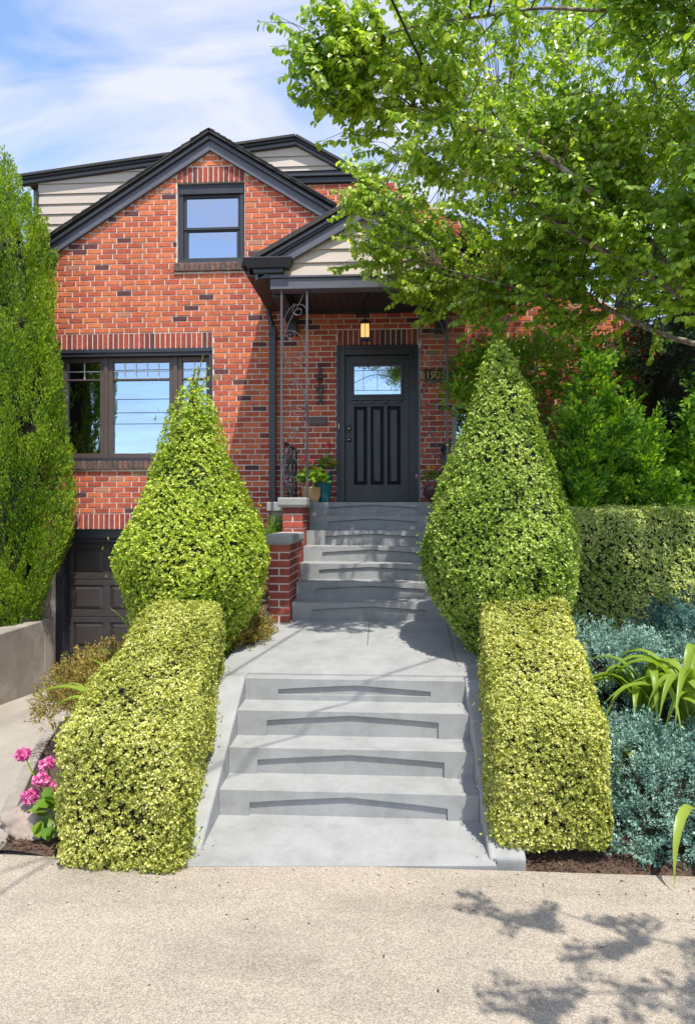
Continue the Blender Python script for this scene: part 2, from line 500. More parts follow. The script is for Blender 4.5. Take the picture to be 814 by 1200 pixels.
M['lampglass'] = emit_mat("amber_lamp_glass", (1.0, 0.50, 0.14), 0.5)
M['bulb'] = emit_mat("lamp_bulb", (1.0, 0.62, 0.2), 3.0)

# ------------------------------------------------------------------ foliage helpers (numpy)
def unit(a):
    return a / np.maximum(np.linalg.norm(a, axis=1, keepdims=True), 1e-9)


def mesh_np(name, verts, loops, starts, totals, mat):
    me = bpy.data.meshes.new(name)
    me.vertices.add(len(verts)); me.vertices.foreach_set('co', np.ascontiguousarray(verts, dtype=np.float32).ravel())
    me.loops.add(len(loops)); me.loops.foreach_set('vertex_index', np.ascontiguousarray(loops, dtype=np.int32))
    me.polygons.add(len(starts))
    me.polygons.foreach_set('loop_start', np.ascontiguousarray(starts, dtype=np.int32))
    try:
        me.polygons.foreach_set('loop_total', np.ascontiguousarray(totals, dtype=np.int32))
    except Exception:
        pass
    me.update(calc_edges=True)
    me.validate()
    for m in (mat if isinstance(mat, (list, tuple)) else [mat]):
        me.materials.append(m)
    return me


def leaf_mesh(name, pos, axis, nrm, length, width, mat, shape='rhomb', fold=0.25, curl=0.0):
    """one folded leaf per row of pos"""
    n = len(pos)
    a = unit(axis)
    side = unit(np.cross(a, nrm))
    up = np.cross(side, a)
    Ln = np.asarray(length).reshape(-1, 1) * np.ones((n, 1))
    W = np.asarray(width).reshape(-1, 1) * np.ones((n, 1)) * 0.5
    if shape == 'rhomb':
        mid = pos + a * Ln * 0.5
        v = np.stack([pos, mid + side * W + up * W * fold, pos + a * Ln - up * Ln * curl, mid - side * W + up * W * fold], 1)
        tri = np.array([0, 1, 2, 0, 2, 3]); k = 4; nf = 2; ft = 3
    else:  # oval: six points, two quads
        p1 = pos + a * Ln * 0.28; p2 = pos + a * Ln * 0.68 - up * Ln * curl * 0.4
        v = np.stack([pos, p1 + side * W + up * W * fold, p2 + side * W * 0.85 + up * W * fold, pos + a * Ln - up * Ln * curl,
                      p2 - side * W * 0.85 + up * W * fold, p1 - side * W + up * W * fold], 1)
        tri = np.array([0, 1, 2, 3, 0, 3, 4, 5]); k = 6; nf = 2; ft = 4
    verts = v.reshape(-1, 3)
    loops = (np.arange(n)[:, None] * k + tri[None, :]).ravel()
    starts = np.arange(n * nf) * ft
    return mesh_np(name, verts, loops, starts, np.full(n * nf, ft), mat)


def noise3(p, freq, seed=0, oct=3):
    """cheap smooth pseudo noise in about -1..1: sums of sines"""
    r = np.random.default_rng(seed)
    out = np.zeros(len(p)); amp = 1.0; tot = 0
    for o in range(oct):
        for _ in range(4):
            d = r.normal(size=3); d /= np.linalg.norm(d)
            out += amp * np.sin(p @ d * freq * (2 ** o) + r.uniform(0, 6.28))
        tot += amp * 2; amp *= 0.55
    return out / tot


def randdir(n):
    return unit(RNG.normal(size=(n, 3)))


CAMP = np.array([0, 0, EYE])


def thin_back(p, nrm, keep=0.22):
    """fewer leaves on the far sides of a plant"""
    d = unit(CAMP[None, :] - p)
    f = (d * nrm).sum(1)
    return (f > -0.25) | (RNG.random(len(p)) < keep)


def foliage_on(name, p, nrm, mat, size, ratio=0.62, depth=0.05, lump=0.03, lfreq=7, spread=0.9, upb=0.3, parent=None, shape='rhomb', seed=1, per=6, dry=None):
    """clipped foliage: rosettes of leaves at the ends of twigs, some deeper than others"""
    m = thin_back(p, nrm)
    p, nrm = p[m], nrm[m]
    p, nrm = p[:len(p) // per], nrm[:len(nrm) // per]
    if dry is not None:
        far = np.linalg.norm((p - np.array(dry[:3])) / np.array([1, 1, 0.7]), axis=1) + noise3(p, 30, seed + 9) * 0.05
        keep = far > dry[3]
        keep |= RNG.random(len(far)) < 0.55
        p, nrm = p[keep], nrm[keep]
    k = len(p)
    dn = noise3(p, lfreq, seed) * lump
    gap = np.maximum(0, noise3(p, lfreq * 2.3, seed + 50) - 0.3) * 0.04
    stray = RNG.exponential(size * 0.25, k) + (RNG.random(k) < 0.03) * RNG.exponential(size * 1.2, k)
    c = p + nrm * (dn - gap - RNG.random(k) ** 1.7 * depth + stray)[:, None]
    a = unit(nrm + np.array([0, 0, upb * 0.8]) + randdir(k) * spread * 0.6)
    idx = np.repeat(np.arange(k), per)
    n = len(idx)
    ai = a[idx]
    rd = randdir(n); rd = unit(rd - ai * (rd * ai).sum(1, keepdims=True))
    lift = RNG.uniform(0.1, 1.0, (n, 1))
    ax = unit(ai * lift + rd)
    nn = unit(ai - rd * lift * 0.8 + randdir(n) * 0.35)
    pos = c[idx] + rd * size * 0.12 - ai * (RNG.random((n, 1)) * size * 0.5)
    L = size * RNG.uniform(0.6, 1.25, n)
    me = leaf_mesh(name, pos, ax, nn, L, L * ratio, mat, shape)
    return new_obj(name, me, parent)


def sample_rev(prof, n, cx, cy, seed=0):
    """points on a body of revolution; prof rows (z, r)"""
    prof = np.array(prof, float)
    z = prof[:, 0]; r = prof[:, 1]
    seg = np.hypot(np.diff(z), np.diff(r))
    area = seg * (r[:-1] + r[1:]) / 2 + 1e-6
    c = np.concatenate([[0], np.cumsum(area)]); c /= c[-1]
    u = RNG.random(n)
    i = np.clip(np.searchsorted(c, u) - 1, 0, len(area) - 1)
    t = (u - c[i]) / (c[i + 1] - c[i])
    zz = z[i] + t * (z[i + 1] - z[i]); rr = r[i] + t * (r[i + 1] - r[i])
    th = RNG.uniform(0, 2 * math.pi, n)
    dz = (z[i + 1] - z[i]) / seg[i]; dr = (r[i + 1] - r[i]) / seg[i]
    nrm = np.stack([np.cos(th) * dz, np.sin(th) * dz, -dr], 1)
    return np.stack([cx + rr * np.cos(th), cy + rr * np.sin(th), zz], 1), nrm


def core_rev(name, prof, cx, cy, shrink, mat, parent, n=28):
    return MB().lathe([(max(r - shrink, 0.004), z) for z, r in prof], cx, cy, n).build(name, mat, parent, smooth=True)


# ------------------------------------------------------------------ setting: ground, road, sidewalk, beds
def structure(o):
    o['kind'] = 'structure'
    return o


g = MB(); g.poly([(-600, -600, -0.62), (600, -600, -0.62), (600, 600, -0.62), (-600, 600, -0.62)])
structure(g.build("ground", M['ground']))
g = MB(); g.poly([(-200, -12.0, -0.14), (200, -12.0, -0.14), (200, -1.2, -0.14), (-200, -1.2, -0.14)])
structure(g.build("road", M['asphalt']))
g = MB(); g.box(-60, 60, -1.2, -1.05, -0.5, 0.0)
structure(g.build("kerb", M['cap'], bevel=0.02))

sw = MB(); sw.box(-40, 40, -1.05, 3.93, -0.5, -0.006)
sidewalk = structure(sw.build("sidewalk", M['oldwall']))
xs = [-12.6, -11.1, -9.6, -8.1, -6.6, -5.1, -3.6, -2.1, -0.6, 0.92, 2.42, 3.92, 5.42, 6.92, 8.42, 9.92]
for a, b in zip(xs[:-1], xs[1:]):
    for y0, y1 in ((-1.05, 0.3), (0.3, 1.8), (1.8, 3.27), (3.27, 3.93)):
        if y1 < 1 and (b < -4 or a > 4): continue
        s = MB(); s.box(a + 0.0003, b - 0.0003, y0 + 0.0003, y1 - 0.0003, -0.1, random.uniform(-0.0006, 0.0006))
        s.build("paving_slab", M['sidewalk'], sidewalk)
# driveway dipping down to the garage, with an old kerb along the bed
def drive_z(y):
    return -0.075 * max(0, y - 4.0)


dr = MB()
ys = np.linspace(3.935, 9.95, 13)
for y0, y1 in zip(ys[:-1], ys[1:]):
    dr.poly([(-7.5, y0, drive_z(y0) - 0.004), (-2.0, y0, drive_z(y0) - 0.004), (-2.0, y1, drive_z(y1) - 0.004), (-7.5, y1, drive_z(y1) - 0.004)])
structure(dr.build("driveway", M['drive']))
KERB = [(-2.35, 3.98), (-2.62, 4.6), (-3.05, 5.7), (-3.5, 7.0), (-3.62, 8.2), (-3.5, 9.4)]
k = MB()
for (xa, ya), (xb, yb) in zip(KERB[:-1], KERB[1:]):
    d = Vector((xb - xa, yb - ya, 0)).normalized(); s = Vector((-d.y, d.x, 0)) * 0.05
    za, zb = drive_z(ya), drive_z(yb)
    A, B = Vector((xa, ya, 0)), Vector((xb, yb, 0))
    q = [A + s, A - s, B - s, B + s]
    lo = [-0.3 + za, -0.3 + za, -0.3 + zb, -0.3 + zb]; hi = [0.055 + za, 0.055 + za, 0.055 + zb, 0.055 + zb]
    k.faces([(p.x, p.y, z) for p, z in zip(q, lo)] + [(p.x, p.y, z) for p, z in zip(q, hi)],
            [(4, 5, 6, 7), (0, 1, 5, 4), (1, 2, 6, 5), (2, 3, 7, 6), (3, 0, 4, 7)])
structure(k.build("driveway_kerb", M['oldwall'], bevel=0.012))


def walk_z(y):
    """height of the walkway and of the banks beside it"""
    t = [(3.9, 0.0), (4.2, 0.03), (5.27, 0.742), (6.9, 0.945), (9.5, 1.0)]
    for (a, za), (b, zb) in zip(t[:-1], t[1:]):
        if y <= b: return za + (zb - za) * max(0, (y - a)) / (b - a)
    return t[-1][1]


def bed(name, x0, x1, y0, y1, hf, nx=40, ny=60):
    X, Y = np.meshgrid(np.linspace(x0, x1, nx), np.linspace(y0, y1, ny))
    P = np.stack([X.ravel(), Y.ravel(), np.zeros(X.size)], 1)
    z = np.array([hf(a, b) for a, b in P[:, :2]]) + noise3(P, 9, 3) * 0.016 + noise3(P, 40, 4) * 0.006
    P[:, 2] = z
    q = []
    for j in range(ny - 1):
        for i in range(nx - 1):
            a = j * nx + i
            q.append((a, a + 1, a + nx + 1, a + nx))
    me = bpy.data.meshes.new(name); me.from_pydata(P.tolist(), [], q); me.materials.append(M['soil'])
    me.polygons.foreach_set('use_smooth', [True] * len(q)); me.update()
    return structure(new_obj(name, me))


def kerb_x(y):
    for (xa, ya), (xb, yb) in zip(KERB[:-1], KERB[1:]):
        if y <= yb: return xa + (xb - xa) * max(0, y - ya) / (yb - ya)
    return KERB[-1][0]


def left_bed_z(x, y):
    kx = kerb_x(y) + 0.04
    t = min(1, max(0, (x - kx) / max(0.75, -1.55 - kx)))
    t = t * t * (3 - 2 * t)
    if x < kx: return drive_z(y) - 0.08
    base = drive_z(y) + 0.03
    return base + (walk_z(y) - 0.06 - base) * t


def right_bed_z(x, y):
    zz = walk_z(y) - 0.05
    far = 0.02 + 0.30 * max(0, y - 4.0)
    t = min(1, max(0, (x - 0.8) / 0.6))
    return zz * (1 - t) + min(zz, far) * t if y < 9.4 else zz


bed("planting_soil", -3.75, -1.30, 3.935, 9.4, left_bed_z)
bed("planting_soil", 0.76, 7.0, 3.935, 9.4, right_bed_z, 80, 60)
# the soil along the back edge, under the porch side
sb = MB(); sb.box(-1.31, -1.16, 5.4, 9.4, 0.2, 0.7); structure(sb.build("planting_soil", M['soil']))

# bark chips
def chips(n, x0, x1, y0, y1, hf, name):
    x = RNG.uniform(x0, x1, n); y = RNG.uniform(y0, y1, n)
    z = np.array([hf(a, b) for a, b in zip(x, y)]) + RNG.uniform(-0.004, 0.022, n)
    p = np.stack([x, y, z], 1)
    ax = randdir(n); ax[:, 2] *= 0.3
    me = leaf_mesh(name, p, ax, np.array([[0, 0, 1.0]]) + randdir(n) * 0.5, RNG.uniform(0.012, 0.04, n), RNG.uniform(0.006, 0.014, n), M['chip'])
    return tag(new_obj(name, me), kind='stuff')


chips(5200, -2.5, -1.3, 3.95, 5.2, left_bed_z, "bark_mulch")
chips(5200, 0.8, 2.6, 3.95, 5.0, right_bed_z, "bark_mulch")

def litter(n):
    x = RNG.uniform(-2.6, 2.6, n); y = 3.9 - RNG.exponential(0.35, n)
    k_ = int(n * 0.15)
    x[:k_] = RNG.choice([-1.12, 0.57], k_) + RNG.normal(0, 0.03, k_); y[:k_] = RNG.uniform(3.95, 4.4, k_)
    z = np.where(y > 3.93, 0.006 + (y - 3.9) * 0.055 + 0.004, 0.003)
    p = np.stack([x, y, z], 1); ax = randdir(n); ax[:, 2] *= 0.15
    me = leaf_mesh("leaf_litter", p, ax, np.array([[0, 0, 1.0]]) + randdir(n) * 0.25, RNG.uniform(0.008, 0.028, n), RNG.uniform(0.004, 0.012, n), M['chip'])
    return tag(new_obj("leaf_litter", me), kind='stuff')


litter(150)

# ------------------------------------------------------------------ concrete steps and walkway
def step_mesh(x0, x1, y0, y1, z0, z1, inset=0.12, hl=0.58, hp=0.80, dep=0.020, slot=0.0, wob=0.0):
    """one concrete step; its riser carries a recessed panel with a low peaked top"""
    m = MB()
    H = z1 - z0
    xl, xr, xc = x0 + inset, x1 - inset, (x0 + x1) / 2 + random.uniform(-0.05, 0.05)
    def zl(t): return z0 + H * t
    a = hl + random.uniform(-wob, wob); c = hl + random.uniform(-wob, wob)
    top = []
    for i in range(9):
        t = i / 8
        x = xl + (xr - xl) * t
        base = a + (c - a) * t
        pk = hp - (a + c) / 2
        top.append((x, zl(base + pk * (1 - abs(2 * t - 1)) ** 0.85)))
    s0 = zl(slot)
    if slot == 0:
        front = [(x0, z0), (xl, z0)] + top + [(xr, z0), (x1, z0), (x1, z1), (x0, z1)]
        m.poly([(x, y0, z) for x, z in front])
    else:
        m.poly([(x, y0, z) for x, z in [(x0, z0), (x1, z0), (x1, s0), (xr, s0), (xl, s0), (x0, s0)]])
        m.poly([(x, y0, z) for x, z in [(x0, s0), (xl, s0)] + top + [(xr, s0), (x1, s0), (x1, z1), (x0, z1)]])
        m.poly([(xl, y0, s0), (xr, y0, s0), (xr, y0 + dep, s0), (xl, y0 + dep, s0)])
    yb = y0 + dep
    gh = 0.007
    low = [(x, z - gh) for x, z in top]
    yg = yb + 0.022  # groove added behind the panel's top edge to darken its shadow line
    m.poly([(x, yb, z) for x, z in [(xl, s0)] + [(xr, s0)] + low[::-1]])
    for k_ in range(len(top) - 1):
        (xa, za), (xb, zb) = top[k_], top[k_ + 1]
        m.poly([(xa, y0, za), (xa, yg, za), (xb, yg, zb), (xb, y0, zb)])
        (xa, za2), (xb, zb2) = low[k_], low[k_ + 1]
        m.poly([(xa, yb, za2), (xb, yb, zb2), (xb, yg, zb2), (xa, yg, za2)])
        m.poly([(xa, yg, za2), (xb, yg, zb2), (xb, yg, zb), (xa, yg, za)])
    for xe_, zt_, zl_ in ((xl, top[0][1], low[0][1]), (xr, top[-1][1], low[-1][1])):
        m.poly([(xe_, y0, s0), (xe_, yb, s0), (xe_, yb, zt_), (xe_, y0, zt_)])
        m.poly([(xe_, yb, zl_), (xe_, yg, zl_), (xe_, yg, zt_), (xe_, yb, zt_)])
    # tread (falls a little to the front), back, sides, underside
    zt = z1 + 0.004
    m.poly([(x0, y0, z1), (x1, y0, z1), (x1, y1, zt), (x0, y1, zt)])
    m.poly([(x1, y1, z0), (x0, y1, z0), (x0, y1, zt), (x1, y1, zt)])
    m.poly([(x0, y1, z0), (x0, y0, z0), (x0, y0, z1), (x0, y1, zt)])
    m.poly([(x1, y0, z0), (x1, y1, z0), (x1, y1, zt), (x1, y0, z1)])
    m.poly([(x0, y1, z0), (x1, y1, z0), (x1, y0, z0), (x0, y0, z0)])
    return m


LX0, LX1 = -1.115, 0.583
ls = thing("lower_steps", "lower flight of four grey painted concrete steps between the low clipped hedges", "steps", (-0.27, 4.4, 0))
lower = [(4.457, 4.735, 0.03, 0.204), (4.735, 4.99, 0.204, 0.388), (4.99, 5.27, 0.388, 0.574), (5.27, 5.5, 0.574, 0.742)]
for i, (y0, y1, z0, z1) in enumerate(lower):
    st = step_mesh(LX0, LX1, y0, y1 + 0.12, z0 - (0.25 if i == 0 else 0.0), z1, inset=(0.18, 0.2, 0.22, 0.26)[i],
                   hl=(0.66, 0.58, 0.62, 0.50)[i] if i else 0.84, hp=(0.78, 0.8, 0.86, 0.74)[i] if i else 0.93, wob=0.03,
                   slot=0.0 if i < 3 else 0.28) if i else \
        step_mesh(LX0, LX1, y0, y1 + 0.12, z0, z1, inset=0.20, hl=0.52, hp=0.82, wob=0.04)
    st.build("step", M['stairs'], ls, bevel=0.008, seg=2)
ld = MB()
ld.faces([(-1.22, 3.86, 0.008), (0.62, 3.97, 0.008), (0.60, 4.56, 0.042), (-1.13, 4.56, 0.042),
          (-1.22, 3.86, -0.2), (0.62, 3.97, -0.2), (0.60, 4.56, -0.2), (-1.13, 4.56, -0.2)],
         [(0, 1, 2, 3), (4, 5, 1, 0), (5, 6, 2, 1), (7, 4, 0, 3)])
ld.build("bottom_landing", M['stairs'], ls, bevel=0.004)
for xa, xb in ((-1.36, LX0 - 0.002), (LX1 + 0.002, 0.80)):
    c = MB()
    c.prism_x([(4.02, -0.1), (4.02, 0.025), (5.29, 0.752), (5.62, 0.752), (5.62, -0.1)], xa, xb)
    c.build("cheek_wall", M['stairs'], ls, bevel=0.02, seg=3)

wk = MB()
wk.faces([(-1.36, 5.27, 0.4), (1.2, 5.27, 0.4), (1.2, 7.4, 0.6), (-1.6, 7.4, 0.6),
          (-1.36, 5.48, 0.730), (1.2, 5.48, 0.730), (1.2, 7.4, 0.955), (-1.6, 7.4, 0.955)],
         [(4, 5, 6, 7), (0, 1, 5, 4), (1, 2, 6, 5), (3, 0, 4, 7)])
walk = structure(wk.build("walkway", M['stairs']))


def wslab(x0, x1, y0, y1):
    m = MB(); g_ = 0.002
    def zz(y): return 0.742 + (y - 5.27) * 0.125
    pts = [(x0 + g_, y0 + g_), (x1 - g_, y0 + g_), (x1 - g_, y1 - g_), (x0 + g_, y1 - g_)]
    m.faces([(x, y, zz(y) - 0.08) for x, y in pts] + [(x, y, zz(y)) for x, y in pts],
            [(4, 5, 6, 7), (0, 1, 5, 4), (1, 2, 6, 5), (2, 3, 7, 6), (3, 0, 4, 7)])
    m.build("paving_slab", M['stairs'], walk, bevel=0.004)


wslab(-1.36, 0.80, 5.395, 5.64)
wslab(-1.36, 0.565, 5.64, 6.12); wslab(0.565, 1.1, 5.64, 6.12)
wslab(-1.45, -0.19, 6.12, 6.93); wslab(-0.19, 0.575, 6.12, 6.93); wslab(0.575, 1.1, 6.12, 6.93)

UX0, UX1 = -0.977, 0.585
us = thing("upper_steps", "upper flight of grey concrete steps climbing to the porch of the brick house", "steps", (-0.2, 6.9, 0.94))
R7 = (2.165 - 0.947) / 7
for i in range(7):
    y0 = 6.9 + 0.305 * i
    z0 = 0.947 + R7 * i
    y1 = y0 + 0.305 + 0.1 if i < 6 else 9.46
    st = step_mesh(UX0, UX1, y0, y1, z0 if i else 0.85, z0 + R7, inset=0.20 + 0.006 * i if i < 6 else 0.22,
                   hl=0.60 if i else 0.72, hp=0.80 if i else 0.86, wob=0.02, dep=0.018)
    st.build("step", M['stairs'], us, bevel=0.010, seg=2)
pw = MB(); pw.box(-1.52, UX0 - 0.002, 8.45, 9.46, 2.05, 2.165); pw.box(UX1 + 0.002, 1.02, 8.2, 9.46, 2.05, 2.165)
pw.build("porch_slab", M['cap'], us, bevel=0.01)
pw = MB(); pw.box(-1.47, UX0 - 0.004, 8.5, 9.46, 0.8, 2.05); pw.build("porch_base", M['oldwall'], us)
pw = MB(); pw.box(UX1 + 0.004, 0.96, 6.95, 9.46, 0.8, 2.048); pw.build("wing_wall", M['oldwall'], us)

# ------------------------------------------------------------------ bricks
COURSE, ZB = 0.0754, 1.796
BL, BH, JO = 0.2015, 0.0612, 0.0142
def zk(k): return ZB + k * COURSE


def brick_geo(x0, x1, z0, z1, yf, dep=0.05, ch=0.0035):
    p = [(x0, yf + dep, z0), (x1, yf + dep, z0), (x1, yf + dep, z1), (x0, yf + dep, z1),
         (x0, yf + ch, z0), (x1, yf + ch, z0), (x1, yf + ch, z1), (x0, yf + ch, z1),
         (x0 + ch, yf, z0 + ch), (x1 - ch, yf, z0 + ch), (x1 - ch, yf, z1 - ch), (x0 + ch, yf, z1 - ch)]
    f = [(8, 9, 10, 11), (4, 5, 9, 8), (5, 6, 10, 9), (6, 7, 11, 10), (7, 4, 8, 11),
         (0, 1, 5, 4), (1, 2, 6, 5), (2, 3, 7, 6), (3, 0, 4, 7)]
    return p, f


_bm = {}
def brick_object(x0, x1, z0, z1, yf, tint, parent, dep=0.05, name="brick"):
    """a brick with its own object; bricks of one size and clay share their mesh"""
    key = (round(x1 - x0, 3), round(z1 - z0, 3), tint, dep)
    if key not in _bm:
        w, h = (x1 - x0) / 2, (z1 - z0) / 2
        p, f = brick_geo(-w, w, -h, h, 0, dep)
        me = bpy.data.meshes.new("brick"); me.from_pydata(p, [], f); me.materials.append(BRICKS[tint]); me.update()
        _bm[key] = me
    o = bpy.data.objects.new(name, _bm[key])
    COL.objects.link(o)
    o.parent = parent
    o.matrix_parent_inverse = Matrix.Translation(-Vector(world_loc(parent)))
    o.location = ((x0 + x1) / 2, yf, (z0 + z1) / 2)
    return o


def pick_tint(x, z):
    """orange in the gable, redder clay low down; porch shade put into the tint"""
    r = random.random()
    low = min(1, max(0, (5.0 - z) / 2.6)) * 0.65 + min(1, max(0, (x + 2.3) / 1.2)) * 0.5  # second term darkens the bricks for the porch shade
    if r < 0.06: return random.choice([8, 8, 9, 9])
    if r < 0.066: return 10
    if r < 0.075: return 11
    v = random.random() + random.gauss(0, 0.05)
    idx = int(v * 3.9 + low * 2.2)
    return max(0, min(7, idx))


# ------------------------------------------------------------------ the brick house
FY = 9.5                        # brick face of the facade
house = thing("brick_house", "two storey red brick house with black trimmed gables and pale lap siding", "house", (-1.0, 9.5, 0))
GA, GS = (-2.5, 7.17), 0.625      # front gable: apex of the brick, slope
def top_line(x):
    g1 = GA[1] - GS * abs(x - GA[0]) if x < -0.72 else -9
    g2 = min(6.62, 7.45 - 0.6 * (x + 1.3)) if x > -1.6 else -9
    return max(g1, g2)


OPEN = [  # x0, x1, z0, z1 of what the brick leaves free
    (-4.735, -2.476, zk(13), zk(34)),          # living room window
    (-2.985, -2.020, zk(50), zk(65)),          # attic window
    (-4.80, -2.30, -0.60, zk(0)),              # garage
    (-0.712, 0.398, 2.13, zk(34)),             # front door
    (0.88, 1.78, zk(10), zk(23)),              # small window beside the porch
]
SOLDIER = [(-4.735, -2.476, zk(34), zk(37)), (-2.985, -2.020, zk(65), zk(68)), (-4.80, -2.30, zk(0), zk(3)), (-0.712, 0.398, zk(34), zk(37))]
SILL = [(-4.735, -2.476, zk(11), zk(13)), (-3.02, -1.985, zk(48), zk(50))]

wall = MB()
bx = sorted(set([-5.15, -2.5, -1.6, -0.72, -0.717, 0.083, 4.3] + [v for o in OPEN for v in o[:2]]))
for a, b in zip(bx[:-1], bx[1:]):
    mid = (a + b) / 2
    holes = sorted([(o[2], o[3]) for o in OPEN if o[0] < mid < o[1]])
    z = -0.6
    ta, tb = top_line(a + 1e-4), top_line(b - 1e-4)
    for h0, h1 in holes:
        if h0 > z: wall.prism_y([(a, z), (b, z), (b, h0), (a, h0)], FY + 0.009, FY + 0.28)
        z = h1
    wall.prism_y([(a, z), (b, z), (b, tb), (a, ta)], FY + 0.009, FY + 0.28)
# side and back walls close the volume
wall.box(-5.15, -4.9, FY + 0.28, 17, -0.6, 5.35); wall.box(4.05, 4.3, FY + 0.28, 17, -0.6, 4.0); wall.box(-5.15, 4.3, 16.8, 17.05, -0.6, 4.0)
wall_o = wall.build("wall", M['mortar'], house)
wall_o['base'] = (0, 0, 0)

full, rest = [], MB()
for kk in range(-20, 72):
    z0 = zk(kk) + JO / 2; z1 = z0 + BH; zc = (z0 + z1) / 2
    ivs = [(-5.15, 4.3)]
    block = [(o[0], o[1]) for o in OPEN + SOLDIER + SILL if o[2] - 0.01 < zc < o[3] + 0.01]
    for b0, b1 in block:
        nv = []
        for a, b in ivs:
            if b1 <= a or b0 >= b: nv.append((a, b)); continue
            if b0 > a: nv.append((a, b0))
            if b1 < b: nv.append((b1, b))
        ivs = nv
    if z1 < 0.55: ivs = [(a, b) for a, b in ivs if b < -1.4]
    sx = -5.15 + (0.1078 if kk % 2 else 0.0) + random.choice([0, 0, 0, 0.05])
    for a, b in ivs:
        x = sx
        while x + 0.2155 < a: x += 0.2155
        while x < b:
            xa, xb = max(x + JO / 2, a + JO / 2), min(x + 0.2155 - JO / 2, b - JO / 2)
            x += 0.2155
            # keep under the roof line
            tl = min(top_line(xa), top_line(xb))
            if z1 > tl - 0.005:
                # cut brick at the rake: shorten towards the middle of the gable
                if z0 > max(top_line(xa), top_line(xb)) - 0.02: continue
                while xb - xa > 0.03 and z1 > min(top_line(xa), top_line(xb)) - 0.005:
                    if top_line(xa) < top_line(xb): xa += 0.01
                    else: xb -= 0.01
            if xb - xa < 0.03: continue
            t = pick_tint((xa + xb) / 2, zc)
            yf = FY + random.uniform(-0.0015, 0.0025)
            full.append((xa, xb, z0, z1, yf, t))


def seen_rank(b):
    """the bricks that show clear of trees and shadows come first"""
    x, z = (b[0] + b[1]) / 2, (b[2] + b[3]) / 2
    if b[1] - b[0] < BL - 0.004: return 9
    if -4.05 < x < -1.75 and z > 4.58: return 0
    if -4.5 < x < -2.9 and 2.0 < z < 2.62: return 1
    if -2.45 < x < -1.65 and 3.6 < z < 4.6: return 2
    return 5


full.sort(key=seen_rank)
n_obj = 0
for b in full:
    if n_obj < 300 and seen_rank(b) < 9:
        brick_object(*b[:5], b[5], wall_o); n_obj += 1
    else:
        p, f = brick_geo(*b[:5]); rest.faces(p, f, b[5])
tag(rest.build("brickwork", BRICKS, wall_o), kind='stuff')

# soldier courses over the openings, rowlock sills under the windows
for x0, x1, z0, z1 in SOLDIER:
    m = MB(); m.box(x0 - 0.05, x1 + 0.05, FY + 0.0095, FY + 0.06, z0 + 0.001, z1 - 0.001)
    lt = m.build("lintel", M['mortar'], house); lt['base'] = (0, 0, 0)
    n = max(1, round((x1 - x0) / COURSE)); w = (x1 - x0) / n
    for i in range(n):
        low = (x0 > -1) * 2
        t = min(9, random.choice([4, 4, 5, 5, 5, 6, 6, 6, 7, 7, 8]) + (low > 0))  # door lintel a tint darker, like the shaded porch bricks
        brick_object(x0 + i * w + JO / 2, x0 + (i + 1) * w - JO / 2, z0 + 0.004, z1 - JO * 0.8, FY + random.uniform(-0.002, 0.002), t, lt)
BR_SILL = [surf(f"old_sill_brick_{i}", c, rough=0.95, var=0.4, scale=25, bump=0.8, bscale=70, stain=(0.16, 0.13, 0.09, 0.6), stain_scale=14)
           for i, c in enumerate([(0.13, 0.075, 0.065), (0.10, 0.07, 0.062), (0.16, 0.09, 0.07)])]
for x0, x1, z0, z1 in SILL:
    m = MB(); m.box(x0, x1, FY - 0.02, FY + 0.06, z0 + 0.03, z1 - 0.02)
    so = m.build("window_sill", BR_SILL[1], house); so['base'] = (0, 0, 0)
    n = max(1, round((x1 - x0) / COURSE)); w = (x1 - x0) / n
    for i in range(n):
        q = MB(); p, f = brick_geo(x0 + i * w + 0.004, x0 + (i + 1) * w - 0.004, z0 + 0.02 + random.uniform(0, 0.004), z1 - 0.012, FY - 0.036 + random.uniform(-.003, .003), 0.06, 0.006)
        q.faces(p, f); q.build("brick", BR_SILL[random.randrange(3)], so)

# ---- windows
def sash(m_frame, x0, x1, z0, z1, y0, y1, w):
    m_frame.box(x0, x0 + w, y0, y1, z0, z1); m_frame.box(x1 - w, x1, y0, y1, z0, z1)
    m_frame.box(x0 + w, x1 - w, y0 + 0.001, y1, z0, z0 + w); m_frame.box(x0 + w, x1 - w, y0 + 0.001, y1, z1 - w, z1)


# living room: three lights in one brown frame
wn = MB(); X0, X1, Z0, Z1 = OPEN[0]
wn.box(X0, X1, FY - 0.012, FY + 0.05, Z1 - 0.055, Z1 - 0.003); wn.box(X0, X1, FY + 0.002, FY + 0.12, Z1 - 0.105, Z1 - 0.055)
wn.box(X0, X0 + 0.05, FY + 0.002, FY + 0.12, Z0 + 0.04, Z1 - 0.105); wn.box(X1 - 0.05, X1, FY + 0.002, FY + 0.12, Z0 + 0.04, Z1 - 0.105)
wn.box(X0, X1, FY - 0.03, FY + 0.12, Z0 - 0.01, Z0 + 0.04)
win = wn.build("window", M['trim'], house, bevel=0.004); win['base'] = (0, 0, 0)
parts = [(-4.685, -4.07), (-4.01, -3.06), (-3.0, -2.526)]
fr = MB()
for a, b in ((-4.07, -4.01), (-3.06, -3.0)):
    fr.box(a, b, FY + 0.06, FY + 0.14, Z0 + 0.04, Z1 - 0.105)
fr.build("mullion", M['winframe'], win, bevel=0.004)
